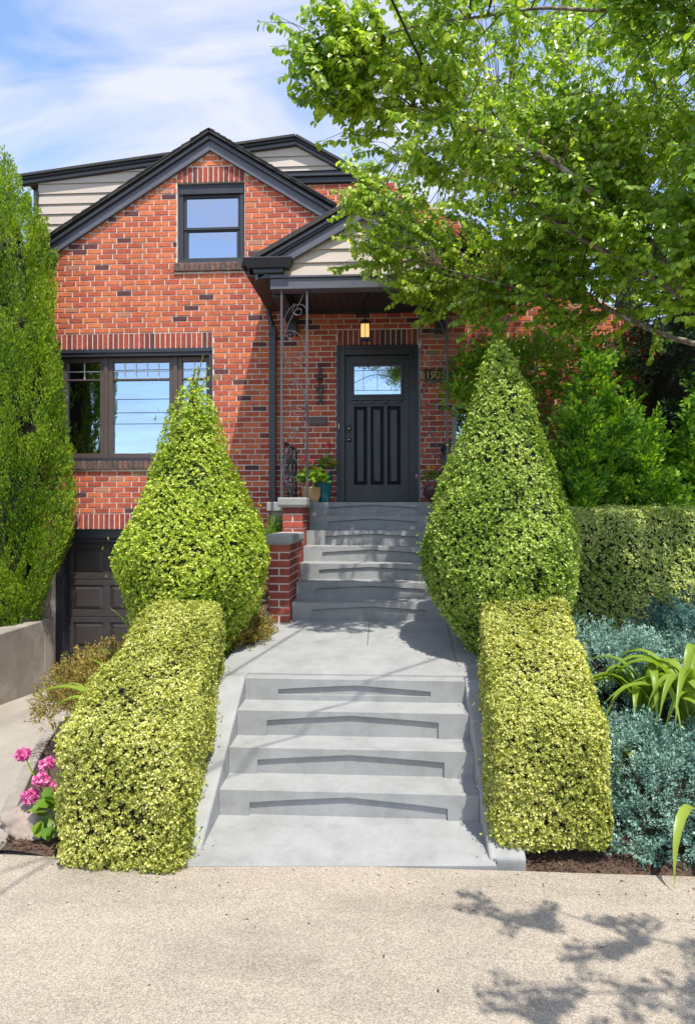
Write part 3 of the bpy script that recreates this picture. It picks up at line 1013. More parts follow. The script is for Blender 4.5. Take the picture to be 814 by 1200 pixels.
for a, b in parts:
    s = MB(); sash(s, a, b, Z0 + 0.042, Z1 - 0.107, FY + 0.08, FY + 0.15, 0.062)
    zt = Z0 + (Z1 - Z0) * 0.735
    s.box(a + 0.062, b - 0.062, FY + 0.09, FY + 0.14, zt - 0.013, zt + 0.013)
    s.build("sash", M['winframe'], win, bevel=0.004)
    mu = MB(); gx0, gx1 = a + 0.062, b - 0.062
    n = {0: 2, 1: 5, 2: 2}[parts.index((a, b))]
    for i in range(1, n):
        x = gx0 + (gx1 - gx0) * i / n
        mu.box(x - 0.006, x + 0.006, FY + 0.117, FY + 0.1245, zt + 0.014, Z1 - 0.17)
    zm = (zt + Z1 - 0.17) / 2
    mu.box(gx0, gx1, FY + 0.1175, FY + 0.1235, zm - 0.006, zm + 0.006)
    mu.build("muntin", M['muntin'], win)
    gp = MB(); gp.box(gx0 - 0.01, gx1 + 0.01, FY + 0.125, FY + 0.131, Z0 + 0.09, Z1 - 0.16)
    gp.build("pane", M['glass'], win)
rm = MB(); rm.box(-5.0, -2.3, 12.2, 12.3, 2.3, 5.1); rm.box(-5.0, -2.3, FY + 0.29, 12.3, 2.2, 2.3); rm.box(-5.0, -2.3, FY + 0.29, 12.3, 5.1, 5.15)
rm.build("living_room", M['room'], house)
lp = MB(); lp.lathe([(0.02, 2.3), (0.02, 3.1), (0.0, 3.1)], -3.12, 10.3, 10); lp.lathe([(0.17, 2.92), (0.13, 3.06), (0.05, 3.10)], -3.12, 10.3, 18)
lp.build("table_lamp", M['blind'], house)

# attic sash window
X0, X1, Z0, Z1 = OPEN[1]
wn = MB(); sash(wn, X0, X1, Z0, Z1 - 0.002, FY - 0.006, FY + 0.07, 0.075)
wn.box(X0 + 0.02, X1 - 0.02, FY - 0.02, FY + 0.04, Z1 - 0.15, Z1 - 0.075); wn.box(X0 - 0.01, X1 + 0.01, FY - 0.03, FY + 0.08, Z0 - 0.012, Z0 + 0.04)
win = wn.build("window", M['trim'], house, bevel=0.004); win['base'] = (0, 0, 0)
zm = Z0 + (Z1 - Z0) * 0.45
s = MB(); sash(s, X0 + 0.075, X1 - 0.075, zm - 0.02, Z1 - 0.152, FY + 0.02, FY + 0.06, 0.035); s.build("sash", M['trim'], win, bevel=0.003)
s = MB(); sash(s, X0 + 0.075, X1 - 0.075, Z0 + 0.04, zm + 0.022, FY + 0.035, FY + 0.085, 0.055); s.build("sash", M['trim'], win, bevel=0.003)
gp = MB(); gp.box(X0 + 0.105, X1 - 0.105, FY + 0.045, FY + 0.05, zm + 0.01, Z1 - 0.18); gp.build("pane", M['glass'], win)
gp = MB(); gp.box(X0 + 0.125, X1 - 0.125, FY + 0.065, FY + 0.07, Z0 + 0.09, zm - 0.03); gp.build("pane", M['glass'], win)
bl = MB(); bl.box(X0 + 0.11, X1 - 0.11, FY + 0.10, FY + 0.11, Z1 - 0.30, Z1 - 0.16); bl.build("blind", M['blind'], win)
win.location.y += 0.055
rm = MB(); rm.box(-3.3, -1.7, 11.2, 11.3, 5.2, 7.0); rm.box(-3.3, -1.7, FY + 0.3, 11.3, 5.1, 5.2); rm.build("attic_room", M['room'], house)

# little window beside the porch
X0, X1, Z0, Z1 = OPEN[4]
wn = MB(); sash(wn, X0, X1, Z0, Z1, FY + 0.0, FY + 0.08, 0.06); wn.box(X0 + 0.06, X1 - 0.06, FY + 0.01, FY + 0.06, (Z0 + Z1) / 2 - 0.02, (Z0 + Z1) / 2 + 0.02)
win = wn.build("window", surf("grey_window_paint", (0.30, 0.30, 0.30), rough=0.5), house, bevel=0.004); win['base'] = (0, 0, 0)
gp = MB(); gp.box(X0 + 0.05, X1 - 0.05, FY + 0.04, FY + 0.045, Z0 + 0.05, Z1 - 0.05); gp.build("pane", M['glass'], win)
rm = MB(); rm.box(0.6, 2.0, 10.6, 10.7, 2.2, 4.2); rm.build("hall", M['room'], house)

# ---- garage door
X0, X1, Z0, Z1 = OPEN[2]
gf = MB()
gf.box(X0, X0 + 0.13, FY + 0.10, FY + 0.30, -0.6, Z1); gf.box(X1 - 0.13, X1, FY + 0.10, FY + 0.30, -0.6, Z1)
gf.box(X0 + 0.13, X1 - 0.13, FY + 0.08, FY + 0.30, Z1 - 0.13, Z1 - 0.002); gf.box(X0 + 0.13, X1 - 0.13, FY + 0.16, FY + 0.32, Z1 - 0.20, Z1 - 0.13)
gf.build("garage_frame", M['trim'], house, bevel=0.005)
GX0, GX1 = X0 + 0.13, X1 - 0.13
gd = MB(); gd.box(GX0, GX1, FY + 0.285, FY + 0.33, -0.55, Z1 - 0.2)
gdo = gd.build("garage_door", M['garage'], house); gdo['base'] = (0, 0, 0)
secs = [Z1 - 0.2 - 0.545 * i for i in range(5)]
for i in range(4):
    zt, zb_ = secs[i], secs[i + 1]
    rail = MB(); y0 = FY + 0.262
    pw_, gap = 0.475, None
    n = 4; w = (GX1 - GX0) / n
    rail.box(GX0, GX1, y0, FY + 0.284, zt - 0.085, zt - 0.004); rail.box(GX0, GX1, y0, FY + 0.284, zb_ + 0.004, zb_ + 0.10)
    for j in range(n + 1):
        xa = max(GX0, GX0 + j * w - 0.055); xb = min(GX1, GX0 + j * w + 0.055)
        rail.box(xa, xb, y0 + 0.001, FY + 0.284, zb_ + 0.10, zt - 0.085)
    rail.build("door_section", M['garage'], gdo, bevel=0.006)
    for j in range(n):
        xa, xb = GX0 + j * w + 0.06, GX0 + (j + 1) * w - 0.06; za, zb2 = zb_ + 0.105, zt - 0.09
        q = MB(); e = 0.05
        q.faces([(xa, FY + 0.284, za), (xb, FY + 0.284, za), (xb, FY + 0.284, zb2), (xa, FY + 0.284, zb2),
                 (xa + e, FY + 0.266, za + e), (xb - e, FY + 0.266, za + e), (xb - e, FY + 0.266, zb2 - e), (xa + e, FY + 0.266, zb2 - e)],
                [(4, 5, 6, 7), (0, 1, 5, 4), (1, 2, 6, 5), (2, 3, 7, 6), (3, 0, 4, 7)])
        q.build("panel", M['garage'], gdo)
# concrete pier between garage and retaining wall
m = MB(); m.box(-5.15, -4.805, FY - 0.12, FY - 0.002, -0.6, 1.35); m.build("foundation", M['oldwall'], house, bevel=0.01)

# ---- roofs, rakes
def slab(pa, pb, y0, y1, th, name, mat, parent, bevel=0.0):
    (xa, za), (xb, zb) = pa, pb
    d = Vector((xb - xa, 0, zb - za)).normalized(); n = Vector((-d.z, 0, d.x))
    if n.z < 0: n = -n
    q = [(xa, za), (xb, zb), (xb + n.x * th, zb + n.z * th), (xa + n.x * th, za + n.z * th)]
    m = MB(); m.prism_y(q if xb > xa else q[::-1], y0, y1)
    return m.build(name, mat, parent, bevel=bevel)


def rake(pa, pb, h, y0, y1, name, mat, parent, bevel=0.006):
    """board hung below the line pa-pb, plumb cut"""
    (xa, za), (xb, zb) = pa, pb
    m = MB(); q = [(xa, za - h), (xb, zb - h), (xb, zb), (xa, za)]
    m.prism_y(q if xb > xa else q[::-1], y0, y1)
    return m.build(name, mat, parent, bevel=bevel)


AX, AZ = -2.5, 7.325
for sgn, xe in ((-1, -5.35), (1, -0.70)):
    ze = AZ - GS * abs(xe - AX)
    rake((AX, AZ - 0.02), (xe, ze - 0.02), 0.185, FY - 0.05, FY - 0.006, "rake_board", M['fascia'], house)
    rake((AX, AZ + 0.004), (xe, ze + 0.004), 0.07, FY - 0.09, FY - 0.051, "crown_trim", M['trim'], house, 0.012)
    slab((AX, AZ - 0.002), (xe, ze - 0.002), FY - 0.005, 11.6, 0.02, "soffit", M['soffit'], house)
    sl = slab((AX, AZ + 0.022), (xe - 0.03 * -sgn, ze + 0.02), FY - 0.115, 11.8, 0.045, "roof", M['shingle'], house)
    # shingle courses give the edge its ragged line
    sh = MB(); n = 22
    for i in range(n):
        t0, t1 = i / n, (i + 1) / n
        xa, za = AX + (xe - AX) * t0, AZ + (ze - AZ) * t0 + 0.066; xb, zb_ = AX + (xe - AX) * t1, AZ + (ze - AZ) * t1 + 0.066
        q = [(xa, za), (xb, zb_), (xb, zb_ + 0.022), (xa, za + 0.006)]
        sh.prism_y(q if xb > xa else q[::-1], FY - 0.125 + random.uniform(-.006, .006), FY + 0.5)
    tag(sh.build("shingle_course", M['shingle'], house), kind='stuff')

# the larger gable behind: siding, low roof to the left, steeper roof to the right
BX, BZ, BY = -1.34, 7.45, 9.86
def back_top(x): return BZ - 0.112 * (BX - x) if x < BX else BZ - 0.58 * (x - BX)
sdw = MB(); sdw.prism_y([(-5.2, 4.9), (0.4, 4.9), (0.4, back_top(0.4) - 0.2), (BX, BZ - 0.2), (-5.2, back_top(-5.2) - 0.2)], BY + 0.03, BY + 0.2)
sdo = sdw.build("dormer_wall", M['siding'], house); sdo['base'] = (0, 0, 0)


def clip_below(poly, x0, z0, slope):
    """keep the part of an (x, z) polygon under the line through (x0, z0)"""
    f_ = lambda p: z0 + slope * (p[0] - x0) - p[1]
    out = []
    for a, b in zip(poly, poly[1:] + poly[:1]):
        fa, fb = f_(a), f_(b)
        if fa >= 0: out.append(a)
        if fa * fb < 0:
            t = fa / (fa - fb); out.append((a[0] + (b[0] - a[0]) * t, a[1] + (b[1] - a[1]) * t))
    return out


zb0 = 4.97
while zb0 < BZ - 0.12:
    z1 = zb0 + 0.15
    pl_ = [(-5.2, zb0), (0.4, zb0), (0.4, z1), (-5.2, z1)]
    pl_ = clip_below(pl_, BX, BZ - 0.07, 0.112); pl_ = clip_below(pl_, BX, BZ - 0.07, -0.58)
    if len(pl_) >= 3:
        q = MB(); n = len(pl_)
        fp = [(x, BY + 0.004 + (z - zb0) / 0.15 * 0.02, z) for x, z in pl_]
        q.poly(fp)
        for a, b in zip(range(n), list(range(1, n)) + [0]):
            q.poly([fp[b], fp[a], (fp[a][0], BY + 0.03, fp[a][2]), (fp[b][0], BY + 0.03, fp[b][2])])
        q.build("siding_board", M['siding'], sdo)
    zb0 = z1
m = MB(); m.box(-5.26, -5.19, BY - 0.01, BY + 0.2, 5.0, back_top(-5.2) - 0.2); m.build("corner_board", M['trim'], house)
for xe in (-5.45, 4.6):
    ze = back_top(xe)
    rake((BX, BZ - 0.03), (xe, ze - 0.03), 0.05, BY - 0.035, BY - 0.001, "rake_board", M['fascia'], house)
    rake((BX, BZ), (xe, ze), 0.035, BY - 0.075, BY - 0.036, "crown_trim", M['trim'], house, 0.012)
    slab((BX, BZ + 0.002), (xe, ze + 0.002), BY - 0.10, 16.9, 0.035, "roof", M['shingle'], house)
    slab((BX, BZ - 0.09), (xe, ze - 0.09), BY + 0.0, BY + 0.05, 0.02, "soffit", M['soffit'], house)
# cornice return across the big gable and the roof edge on the porch side
m = MB(); m.box(-1.60, -0.35, FY - 0.03, BY + 0.02, 6.63, 6.71); m.box(-1.60, -0.32, FY - 0.06, BY + 0.02, 6.71, 6.78)
m.prism_x([(FY - 0.08, 6.78), (BY, 6.78), (BY, 6.86)], -1.60, -0.30)
m.build("cornice", M['trim'], house, bevel=0.01)
m = MB(); m.lathe([(0.06, 7.1), (0.06, 7.42), (0.13, 7.42), (0.13, 7.46), (0.02, 7.50)], -4.72, 10.9, 14); m.build("roof_vent", M['pipe'], house)

# ---- porch
PX, PZ, PS = -0.31, 5.74, 0.553
PF, PE = 8.0, 1.43
for sgn in (-1, 1):
    xe = PX + sgn * PE; ze = PZ - PS * PE
    xr = PX + sgn * 1.28; zr = PZ - PS * 1.28
    rake((PX, PZ - 0.07), (xr, zr - 0.07), 0.16, PF + 0.075, PF + 0.115, "rake_board", M['fascia'], house)
    rake((PX, PZ - 0.01), (xr, zr - 0.01), 0.06, PF + 0.03, PF + 0.075, "crown_trim", M['trim'], house, 0.012)
    rake((PX, PZ - 0.06), (xr, zr - 0.06), 0.04, PF + 0.045, PF + 0.075, "rake_molding", M['trim'], house, 0.01)
    slab((PX, PZ + 0.005), (xe, ze + 0.005), PF + 0.01, FY, 0.05, "porch_roof", M['shingle'], house)
    slab((PX, PZ - 0.03), (xr, zr - 0.03), PF + 0.09, 8.3, 0.02, "soffit", M['soffit'], house)
    # boxed eave: soffit along the side, gutter, return at the front
    xo, xi = PX + sgn * 1.38, PX + sgn * 1.05
    a, b = sorted((xo, xi))
    m = MB(); m.box(a, b, PF + 0.10, FY - 0.002, 4.86, 4.885); m.build("eave_soffit", M['soffit'], house)
    m = MB(); a2, b2 = sorted((xo, xo - sgn * 0.03)); m.box(a2, b2, PF + 0.10, FY - 0.002, 4.886, 5.0); m.build("fascia_board", M['soffit'], house)
    a, b = sorted((PX + sgn * 1.415, PX + sgn * 0.82))
    m = MB()
    # gutter: sloping face along the front return and along the side
    s0, s1 = (a, b)
    fl = 0.05
    m.faces([(s0, PF - 0.03, 5.045), (s1, PF - 0.03, 5.045), (s1, PF + 0.16, 5.045), (s0, PF + 0.16, 5.045),
             (s0 + fl, PF + 0.02, 4.94), (s1 - fl, PF + 0.02, 4.94), (s1 - fl, PF + 0.16, 4.94), (s0 + fl, PF + 0.16, 4.94)],
            [(3, 2, 1, 0), (4, 5, 6, 7), (0, 1, 5, 4), (1, 2, 6, 5), (2, 3, 7, 6), (3, 0, 4, 7)][0:0] +
            [(0, 1, 2, 3), (7, 6, 5, 4), (4, 5, 1, 0), (5, 6, 2, 1), (6, 7, 3, 2), (7, 4, 0, 3)])
    m.box(s0, s1, PF - 0.035, PF - 0.029, 5.03, 5.05)
    o_ = PX + sgn * 1.415
    a2, b2 = sorted((o_, o_ - sgn * 0.09))
    m.box(a2, b2, PF + 0.161, FY - 0.003, 4.945, 5.04)
    m.build("gutter", M['gutter'], house, bevel=0.006)
    a, b = sorted((PX + sgn * 1.30, PX + sgn * 0.94))
    m = MB(); m.box(a, b, PF + 0.05, PF + 0.2, 4.885, 4.939); a, b = sorted((PX + sgn * 1.25, PX + sgn * 0.94)); m.box(a, b, PF + 0.075, PF + 0.2, 4.83, 4.884)
    m.build("eave_return", M['gutter'], house, bevel=0.006)
    # side beam with its bracket end at the wall
    a, b = sorted((PX + sgn * 1.10, PX + sgn * 0.94))
    m = MB(); m.box(a, b, 8.27, FY - 0.002, 4.66, 4.86); m.box(a + 0.01, b - 0.01, FY - 0.16, FY - 0.004, 4.50, 4.66)
    m.build("side_beam", M['gutter'], house, bevel=0.006)
m = MB(); m.box(PX - 1.10, PX + 1.10, 8.09, 8.265, 4.70, 4.83); m.box(PX - 1.10, PX + 1.10, 8.07, 8.2, 4.831, 4.86)
m.build("porch_beam", M['fascia'], house, bevel=0.006)
m = MB(); m.prism_y([(PX - 1.0, 4.86), (PX + 1.0, 4.86), (PX + 1.0, PZ - PS * 1.0 - 0.05), (PX, PZ - 0.05), (PX - 1.0, PZ - PS * 1.0 - 0.05)], 8.155, 8.27)
gw = m.build("porch_gable", M['siding'], house); gw['base'] = (0, 0, 0)
z = 4.87
while z < PZ - 0.12:
    z1 = z + 0.157
    hw = (PZ - 0.06 - z1) / PS
    hb = (PZ - 0.06 - z) / PS
    hw = max(hw, 0.02)
    m = MB(); hb = min(hb, 1.19)
    P_ = [(PX - hb, 8.128, z), (PX + hb, 8.128, z), (PX + min(hw, 1.19), 8.15, z1), (PX - min(hw, 1.19), 8.15, z1)]
    Q_ = [(x, 8.156, zz) for x, _, zz in P_]
    m.faces(P_ + Q_, [(0, 1, 2, 3), (4, 5, 1, 0), (5, 6, 2, 1), (6, 7, 3, 2), (7, 4, 0, 3)])
    m.build("siding_board", M['siding'], gw, bevel=0.002)
    z = z1
pc = MB(); pc.box(PX - 0.94, PX + 0.94, 8.266, FY - 0.002, 4.852, 4.88)
pco = pc.build("porch_ceiling", M['gutter'], house); pco['base'] = (0, 0, 0)
x = PX - 0.93
while x < PX + 0.9:
    m = MB(); m.box(x + 0.002, x + 0.098, 8.268, FY - 0.004, 4.838, 4.851); m.build("ceiling_board", M['gutter'], pco, bevel=0.004); x += 0.1
m = MB(); m.box(PX - 0.94, PX + 0.94, FY - 0.05, FY - 0.004, 4.80, 4.837); m.build("ceiling_trim", M['gutter'], house)

# downspouts
m = MB()
m.tube([(-1.66, FY - 0.07, 4.95), (-1.66, FY - 0.07, 4.80), (-1.61, FY - 0.06, 4.62)], 0.035, 8)
m.box(-1.655, -1.565, FY - 0.095, FY - 0.025, 0.95, 4.62)
for zz in (4.5, 3.55, 2.3):
    m.box(-1.665, -1.555, FY - 0.10, FY - 0.004, zz, zz + 0.03)
m.build("downspout", M['gutter'], house, bevel=0.006)

# ---- front door
m = MB(); DX0, DX1, DZ1 = -0.712, 0.398, zk(34)
for a, b in ((DX0, DX0 + 0.105), (DX1 - 0.105, DX1)):
    m.box(a, b, FY - 0.012, FY + 0.1, 2.166, DZ1 - 0.002)
m.box(DX0 + 0.105, DX1 - 0.105, FY - 0.012, FY + 0.1, DZ1 - 0.13, DZ1 - 0.002)
m.box(DX0 - 0.012, DX0 + 0.03, FY - 0.028, FY - 0.012, 2.166, DZ1 - 0.004); m.box(DX1 - 0.03, DX1 + 0.012, FY - 0.028, FY - 0.012, 2.166, DZ1 - 0.004)
m.box(DX0 + 0.03, DX1 - 0.03, FY - 0.028, FY - 0.012, DZ1 - 0.05, DZ1 - 0.004)
m.box(DX0 + 0.10, DX1 - 0.10, FY - 0.03, FY + 0.12, 2.166, 2.19)
m.build("door_frame", M['door'], house, bevel=0.005)
SX0, SX1, SZ0, SZ1 = DX0 + 0.108, DX1 - 0.108, 2.192, DZ1 - 0.133
yD = FY + 0.055
dm = MB()
GXa, GXb, GZa, GZb = -0.475, 0.165, 3.69, 4.08
xm = [SX0, GXa - 0.035, GXb + 0.035, SX1]
dm.box(SX0, GXa - 0.035, yD, yD + 0.045, SZ0, SZ1); dm.box(GXb + 0.035, SX1, yD, yD + 0.045, SZ0, SZ1)
dm.box(GXa - 0.035, GXb + 0.035, yD, yD + 0.045, GZb + 0.035, SZ1); dm.box(GXa - 0.035, GXb + 0.035, yD, yD + 0.045, 3.52, GZa - 0.035)
dm.box(GXa - 0.035, GXb + 0.035, yD, yD + 0.045, SZ0, 2.42)
pwid = 0.185; px = [-0.482, -0.248, -0.014]
dm.box(GXa - 0.035, px[0], yD, yD + 0.045, 2.42, 3.52)
dm.box(px[0] + pwid, px[1], yD, yD + 0.045, 2.42, 3.52); dm.box(px[1] + pwid, px[2], yD, yD + 0.045, 2.42, 3.52)
dm.box(px[2] + pwid, GXb + 0.035, yD, yD + 0.045, 2.42, 3.52)
door = dm.build("front_door", M['door'], house); door['base'] = (0, 0, 0)
for x in px:
    m = MB(); e = 0.022; f_ = 0.052
    xa, xb, za, zb_ = x, x + pwid, 2.42, 3.52
    ring = [[(xa, yD, za), (xb, yD, za), (xb, yD, zb_), (xa, yD, zb_)],
            [(xa + e, yD + 0.026, za + e), (xb - e, yD + 0.026, za + e), (xb - e, yD + 0.026, zb_ - e), (xa + e, yD + 0.026, zb_ - e)],
            [(xa + f_, yD + 0.004, za + f_), (xb - f_, yD + 0.004, za + f_), (xb - f_, yD + 0.004, zb_ - f_), (xa + f_, yD + 0.004, zb_ - f_)]]
    v = [p for r_ in ring for p in r_]
    fs = []
    for r_ in range(2):
        for i in range(4):
            j = (i + 1) % 4
            fs.append((r_ * 4 + i, r_ * 4 + j, r_ * 4 + 4 + j, r_ * 4 + 4 + i))
    fs.append((8, 9, 10, 11))
    m.faces(v, fs); m.build("panel", M['door'], door)
m = MB(); sash(m, GXa - 0.04, GXb + 0.04, GZa - 0.04, GZb + 0.04, yD - 0.014, yD + 0.04, 0.036); m.build("glazing_bead", M['door'], door, bevel=0.006)
m = MB(); m.box(GXa - 0.05, GXb + 0.05, yD - 0.03, yD - 0.001, 3.60, 3.63); m.box(GXa - 0.03, GXb + 0.03, yD - 0.012, yD - 0.001, 3.545, 3.60)
m.build("dentil_shelf", M['door'], door, bevel=0.004)
for i in range(4):
    x = -0.45 + i * 0.18
    m = MB(); m.box(x, x + 0.085, yD - 0.028, yD - 0.013, 3.56, 3.599); m.build("dentil", M['door'], door, bevel=0.005)
m = MB(); m.box(GXa - 0.01, GXb + 0.01, yD + 0.02, yD + 0.026, GZa - 0.01, GZb + 0.01); m.build("pane", M['doorglass'], door)
m = MB(); y = yD + 0.016; r_ = 0.0035
def came(a, b): m.tube([(a[0], y, a[1]), (b[0], y, b[1])], r_, 5)
came((GXa, GZa + 0.055), (GXb, GZa + 0.055)); came((GXa, GZb - 0.055), (GXb, GZb - 0.055))
came((-0.35, GZa + 0.055), (-0.35, GZb)); came((0.04, GZa + 0.055), (0.04, GZb)); came((-0.155, GZa + 0.055), (-0.155, GZa + 0.275))
m.tube([(-0.475 + 0.64 * i / 12, y, GZa + 0.16 + 0.115 * math.sin(math.pi * i / 12)) for i in range(13)], r_, 5)
m.build("leading", M['lead'], door)
hi = MB(); hi.box(0.6 - 1.35, 0.6, 10.5, 10.6, 2.1, 4.6); hi.build("hallway", M['room'], house)
for zz, big in ((3.205, True), (3.05, False)):
    m = MB()
    if big: m.box(-0.583, -0.522, yD - 0.016, yD - 0.001, zz - 0.055, zz + 0.055)
    pr = [(0.001, -0.05), (0.024, -0.046), (0.03, -0.03), (0.026, -0.014), (0.032, -0.001)]
    n = 14; b0 = len(m.v)
    for (r_, dy) in pr:
        for q in range(n): m.v.append((-0.552 + r_ * math.cos(6.2832 * q / n), yD + dy, zz + r_ * math.sin(6.2832 * q / n)))
    for i in range(len(pr) - 1):
        for q in range(n):
            m.f.append((b0 + i * n + q, b0 + i * n + (q + 1) % n, b0 + (i + 1) * n + (q + 1) % n, b0 + (i + 1) * n + q)); m.m.append(0)
    m.build("door_lock", M['black'], door, smooth=not big, bevel=0.003 if big else 0)
    m = MB(); m.box(-0.560, -0.544, yD - 0.054, yD - 0.05, zz - 0.008, zz + 0.008); m.build("keyway", M['brass'], door)
m = MB(); m.box(-0.694, -0.684, FY - 0.034, FY - 0.0285, 3.20, 3.27); m.build("doorbell", M['brass'], house)
m = MB(); m.box(-1.11, -0.855, FY - 0.018, FY - 0.001, 3.245, 3.365); m.box(-1.09, -0.875, FY - 0.026, FY - 0.018, 3.262, 3.348)
m.build("mail_slot", surf("mail_slot_metal", (0.10, 0.06, 0.055), rough=0.5, var=0.2, scale=12), house, bevel=0.008)

# ---- iron porch posts with scrolls
def spiral(cx, cz, r0, turns, a0, y, dirn=1, n=20):
    return [(cx + r0 * (1 - 0.85 * i / n) * math.cos(a0 + dirn * 2 * math.pi * turns * i / n), y,
             cz + r0 * (1 - 0.85 * i / n) * math.sin(a0 + dirn * 2 * math.pi * turns * i / n)) for i in range(n + 1)]


def porch_post(xa, xb, z0, z1, flip):
    y = 8.13
    bars = MB()
    bars.box(xa - 0.012, xa + 0.012, y - 0.012, y + 0.012, z0, z1)
    p = bars.build("porch_post", M['iron'], house); p['base'] = (0, 0, 0)
    b2 = MB(); b2.box(xb - 0.012, xb + 0.012, y - 0.012, y + 0.012, z0, z1); b2.build("post_bar", M['iron'], p)
    w = xb - xa; H = z1 - z0
    vine = MB(); n = 60
    pts = []
    for i in range(n + 1):
        t = i / n
        s = math.sin(t * math.pi * 3.2 + 0.3) * (1 if flip else -1)
        pts.append((xa + w * (0.5 + 0.44 * s), y, z0 + 0.05 + (H - 0.1) * t))
    vine.tube(pts, 0.006, 6)
    vine.build("vine_bar", M['iron'], p)
    for j, t in enumerate((0.08, 0.2, 0.31, 0.42, 0.54, 0.66, 0.78, 0.9)):
        sgn = 1 if (j % 2) ^ flip else -1
        c = MB(); zc = z0 + H * t; r = w * (0.30 if j % 2 else 0.24)
        cx = xa + w * (0.5 + 0.16 * sgn)
        sp = spiral(cx, zc, r, 1.35, math.pi * (0.1 if sgn > 0 else 0.9), y + 0.002, sgn)
        tail = [(xa + w * (0.5 - 0.40 * sgn), y, zc - 0.17), (xa + w * (0.5 - 0.30 * sgn), y, zc - 0.02), (cx - r * 0.5 * sgn, y, zc + r * 0.95)]
        c.tube(tail[:1] + tail[1:2] + sp[::1] if False else sp, 0.005, 6)
        c.tube([tail[0], ((tail[0][0] + tail[1][0]) / 2 - 0.01 * sgn, y, (tail[0][2] + tail[1][2]) / 2), tail[1], tail[2], sp[5]], 0.005, 6)
        c.build("scroll", M['iron'], p)
    return p


porch_post(-1.278, -0.972, 2.205, 4.70, 0)
porch_post(0.365, 0.692, 2.165, 4.70, 1)

# ---- iron railings at the sides of the porch
def railing(x):
    m = MB(); m.box(x - 0.02, x + 0.02, 8.3, 9.45, 2.88, 2.905)
    r = m.build("railing", M['black'], house, bevel=0.004); r['base'] = (0, 0, 0)
    m = MB(); m.box(x - 0.012, x + 0.012, 8.3, 9.45, 2.26, 2.28); m.build("bottom_rail", M['black'], r)
    for i in range(10):
        y = 8.34 + i * 0.12
        b = MB(); pts = []
        tw = 1 if i % 3 == 1 else 0
        for q in range(13):
            t = q / 12
            pts.append((x + 0.022 * tw * math.sin(t * 12), y + 0.022 * tw * math.cos(t * 12) * (1 if tw else 0), 2.17 + 0.71 * t))
        b.tube(pts, 0.009, 6); b.build("baluster", M['black'], r)


railing(-1.27)
railing(0.72)

# ------------------------------------------------------------------ brick piers beside the upper steps
def brick_pier(x0, x1, y0, y1, z0, z1, cap_h, cap_o, label, capx=None):
    t = thing("brick_pier", label, "pier", ((x0 + x1) / 2, (y0 + y1) / 2, z0), "brick piers beside the upper steps")
    m = MB(); m.box(x0 + 0.008, x1 - 0.008, y0 + 0.008, y1, z0 - 0.2, z1)
    core = m.build("mortar_core", M['mortar'], t); core['base'] = (0, 0, 0)
    n = int((z1 - z0) / COURSE)
    c = (z1 - z0) / n
    for i in range(n):
        za = z0 + i * c + JO / 2; zb_ = za + c - JO
        tint = lambda: random.choice([4, 5, 5, 6, 6, 6, 7, 7])
        w = x1 - x0
        cuts = [x0, x1] if i % 2 else [x0, x0 + w / 2, x1]
        for a, b in zip(cuts[:-1], cuts[1:]):
            aa = a + (JO / 2 if a > x0 else 0); bb = b - (JO / 2 if b < x1 else 0)
            q = MB(); q.box(aa, bb, y0, y0 + 0.06, za, zb_); q.build("brick", BRICKS[tint()], core, bevel=0.004, seg=1)
        # side facing the steps
        yy = y0 + 0.06 + JO + (0.05 if i % 2 else 0.1)
        ya = y0 + 0.06 + JO
        while ya < y1 - 0.02:
            yb = min(yy, y1)
            if yb - ya > 0.03:
                q = MB(); q.box(x1 - 0.05, x1, ya, yb - JO * (yb < y1), za, zb_); q.build("brick", BRICKS[tint()], core, bevel=0.004, seg=1)
            ya = yb; yy = yb + 0.2155
    m = MB(); ca, cb = capx or (x0 - cap_o, x1 + cap_o)
    lo, hi_ = z1, z1 + cap_h
    e = 0.012
    m.faces([(ca + e, y0 - cap_o + e, lo), (cb - e, y0 - cap_o + e, lo), (cb - e, y1, lo), (ca + e, y1, lo),
             (ca, y0 - cap_o, lo + 0.03), (cb, y0 - cap_o, lo + 0.03), (cb, y1, lo + 0.03), (ca, y1, lo + 0.03),
             (ca, y0 - cap_o, hi_ - 0.01), (cb, y0 - cap_o, hi_ - 0.01), (cb, y1, hi_ - 0.01), (ca, y1, hi_ - 0.01),
             (ca + e, y0 - cap_o + e, hi_), (cb - e, y0 - cap_o + e, hi_), (cb - e, y1, hi_), (ca + e, y1, hi_)],
            [(3, 2, 1, 0), (12, 13, 14, 15)] + [(r * 4 + i, r * 4 + (i + 1) % 4, r * 4 + 4 + (i + 1) % 4, r * 4 + 4 + i) for r in range(3) for i in range(4)])
    m.build("cap", M['cap'], t, bevel=0.006)
    return t


brick_pier(-1.195, UX0 - 0.006, 6.76, 7.72, 0.93, 1.715, 0.10, 0.03, "lower brick pier with grey cap at the foot of the upper steps")
brick_pier(-1.215, UX0 - 0.005, 7.79, 8.44, 1.45, 2.095, 0.11, 0.05, "upper brick pier with thick concrete cap under the iron porch post")

# ------------------------------------------------------------------ signs, lantern, pots
def digit_strokes(ch):
    """closed outlines for serif digits in a 0..1 by 0..1 box (width .7)"""
    return ch


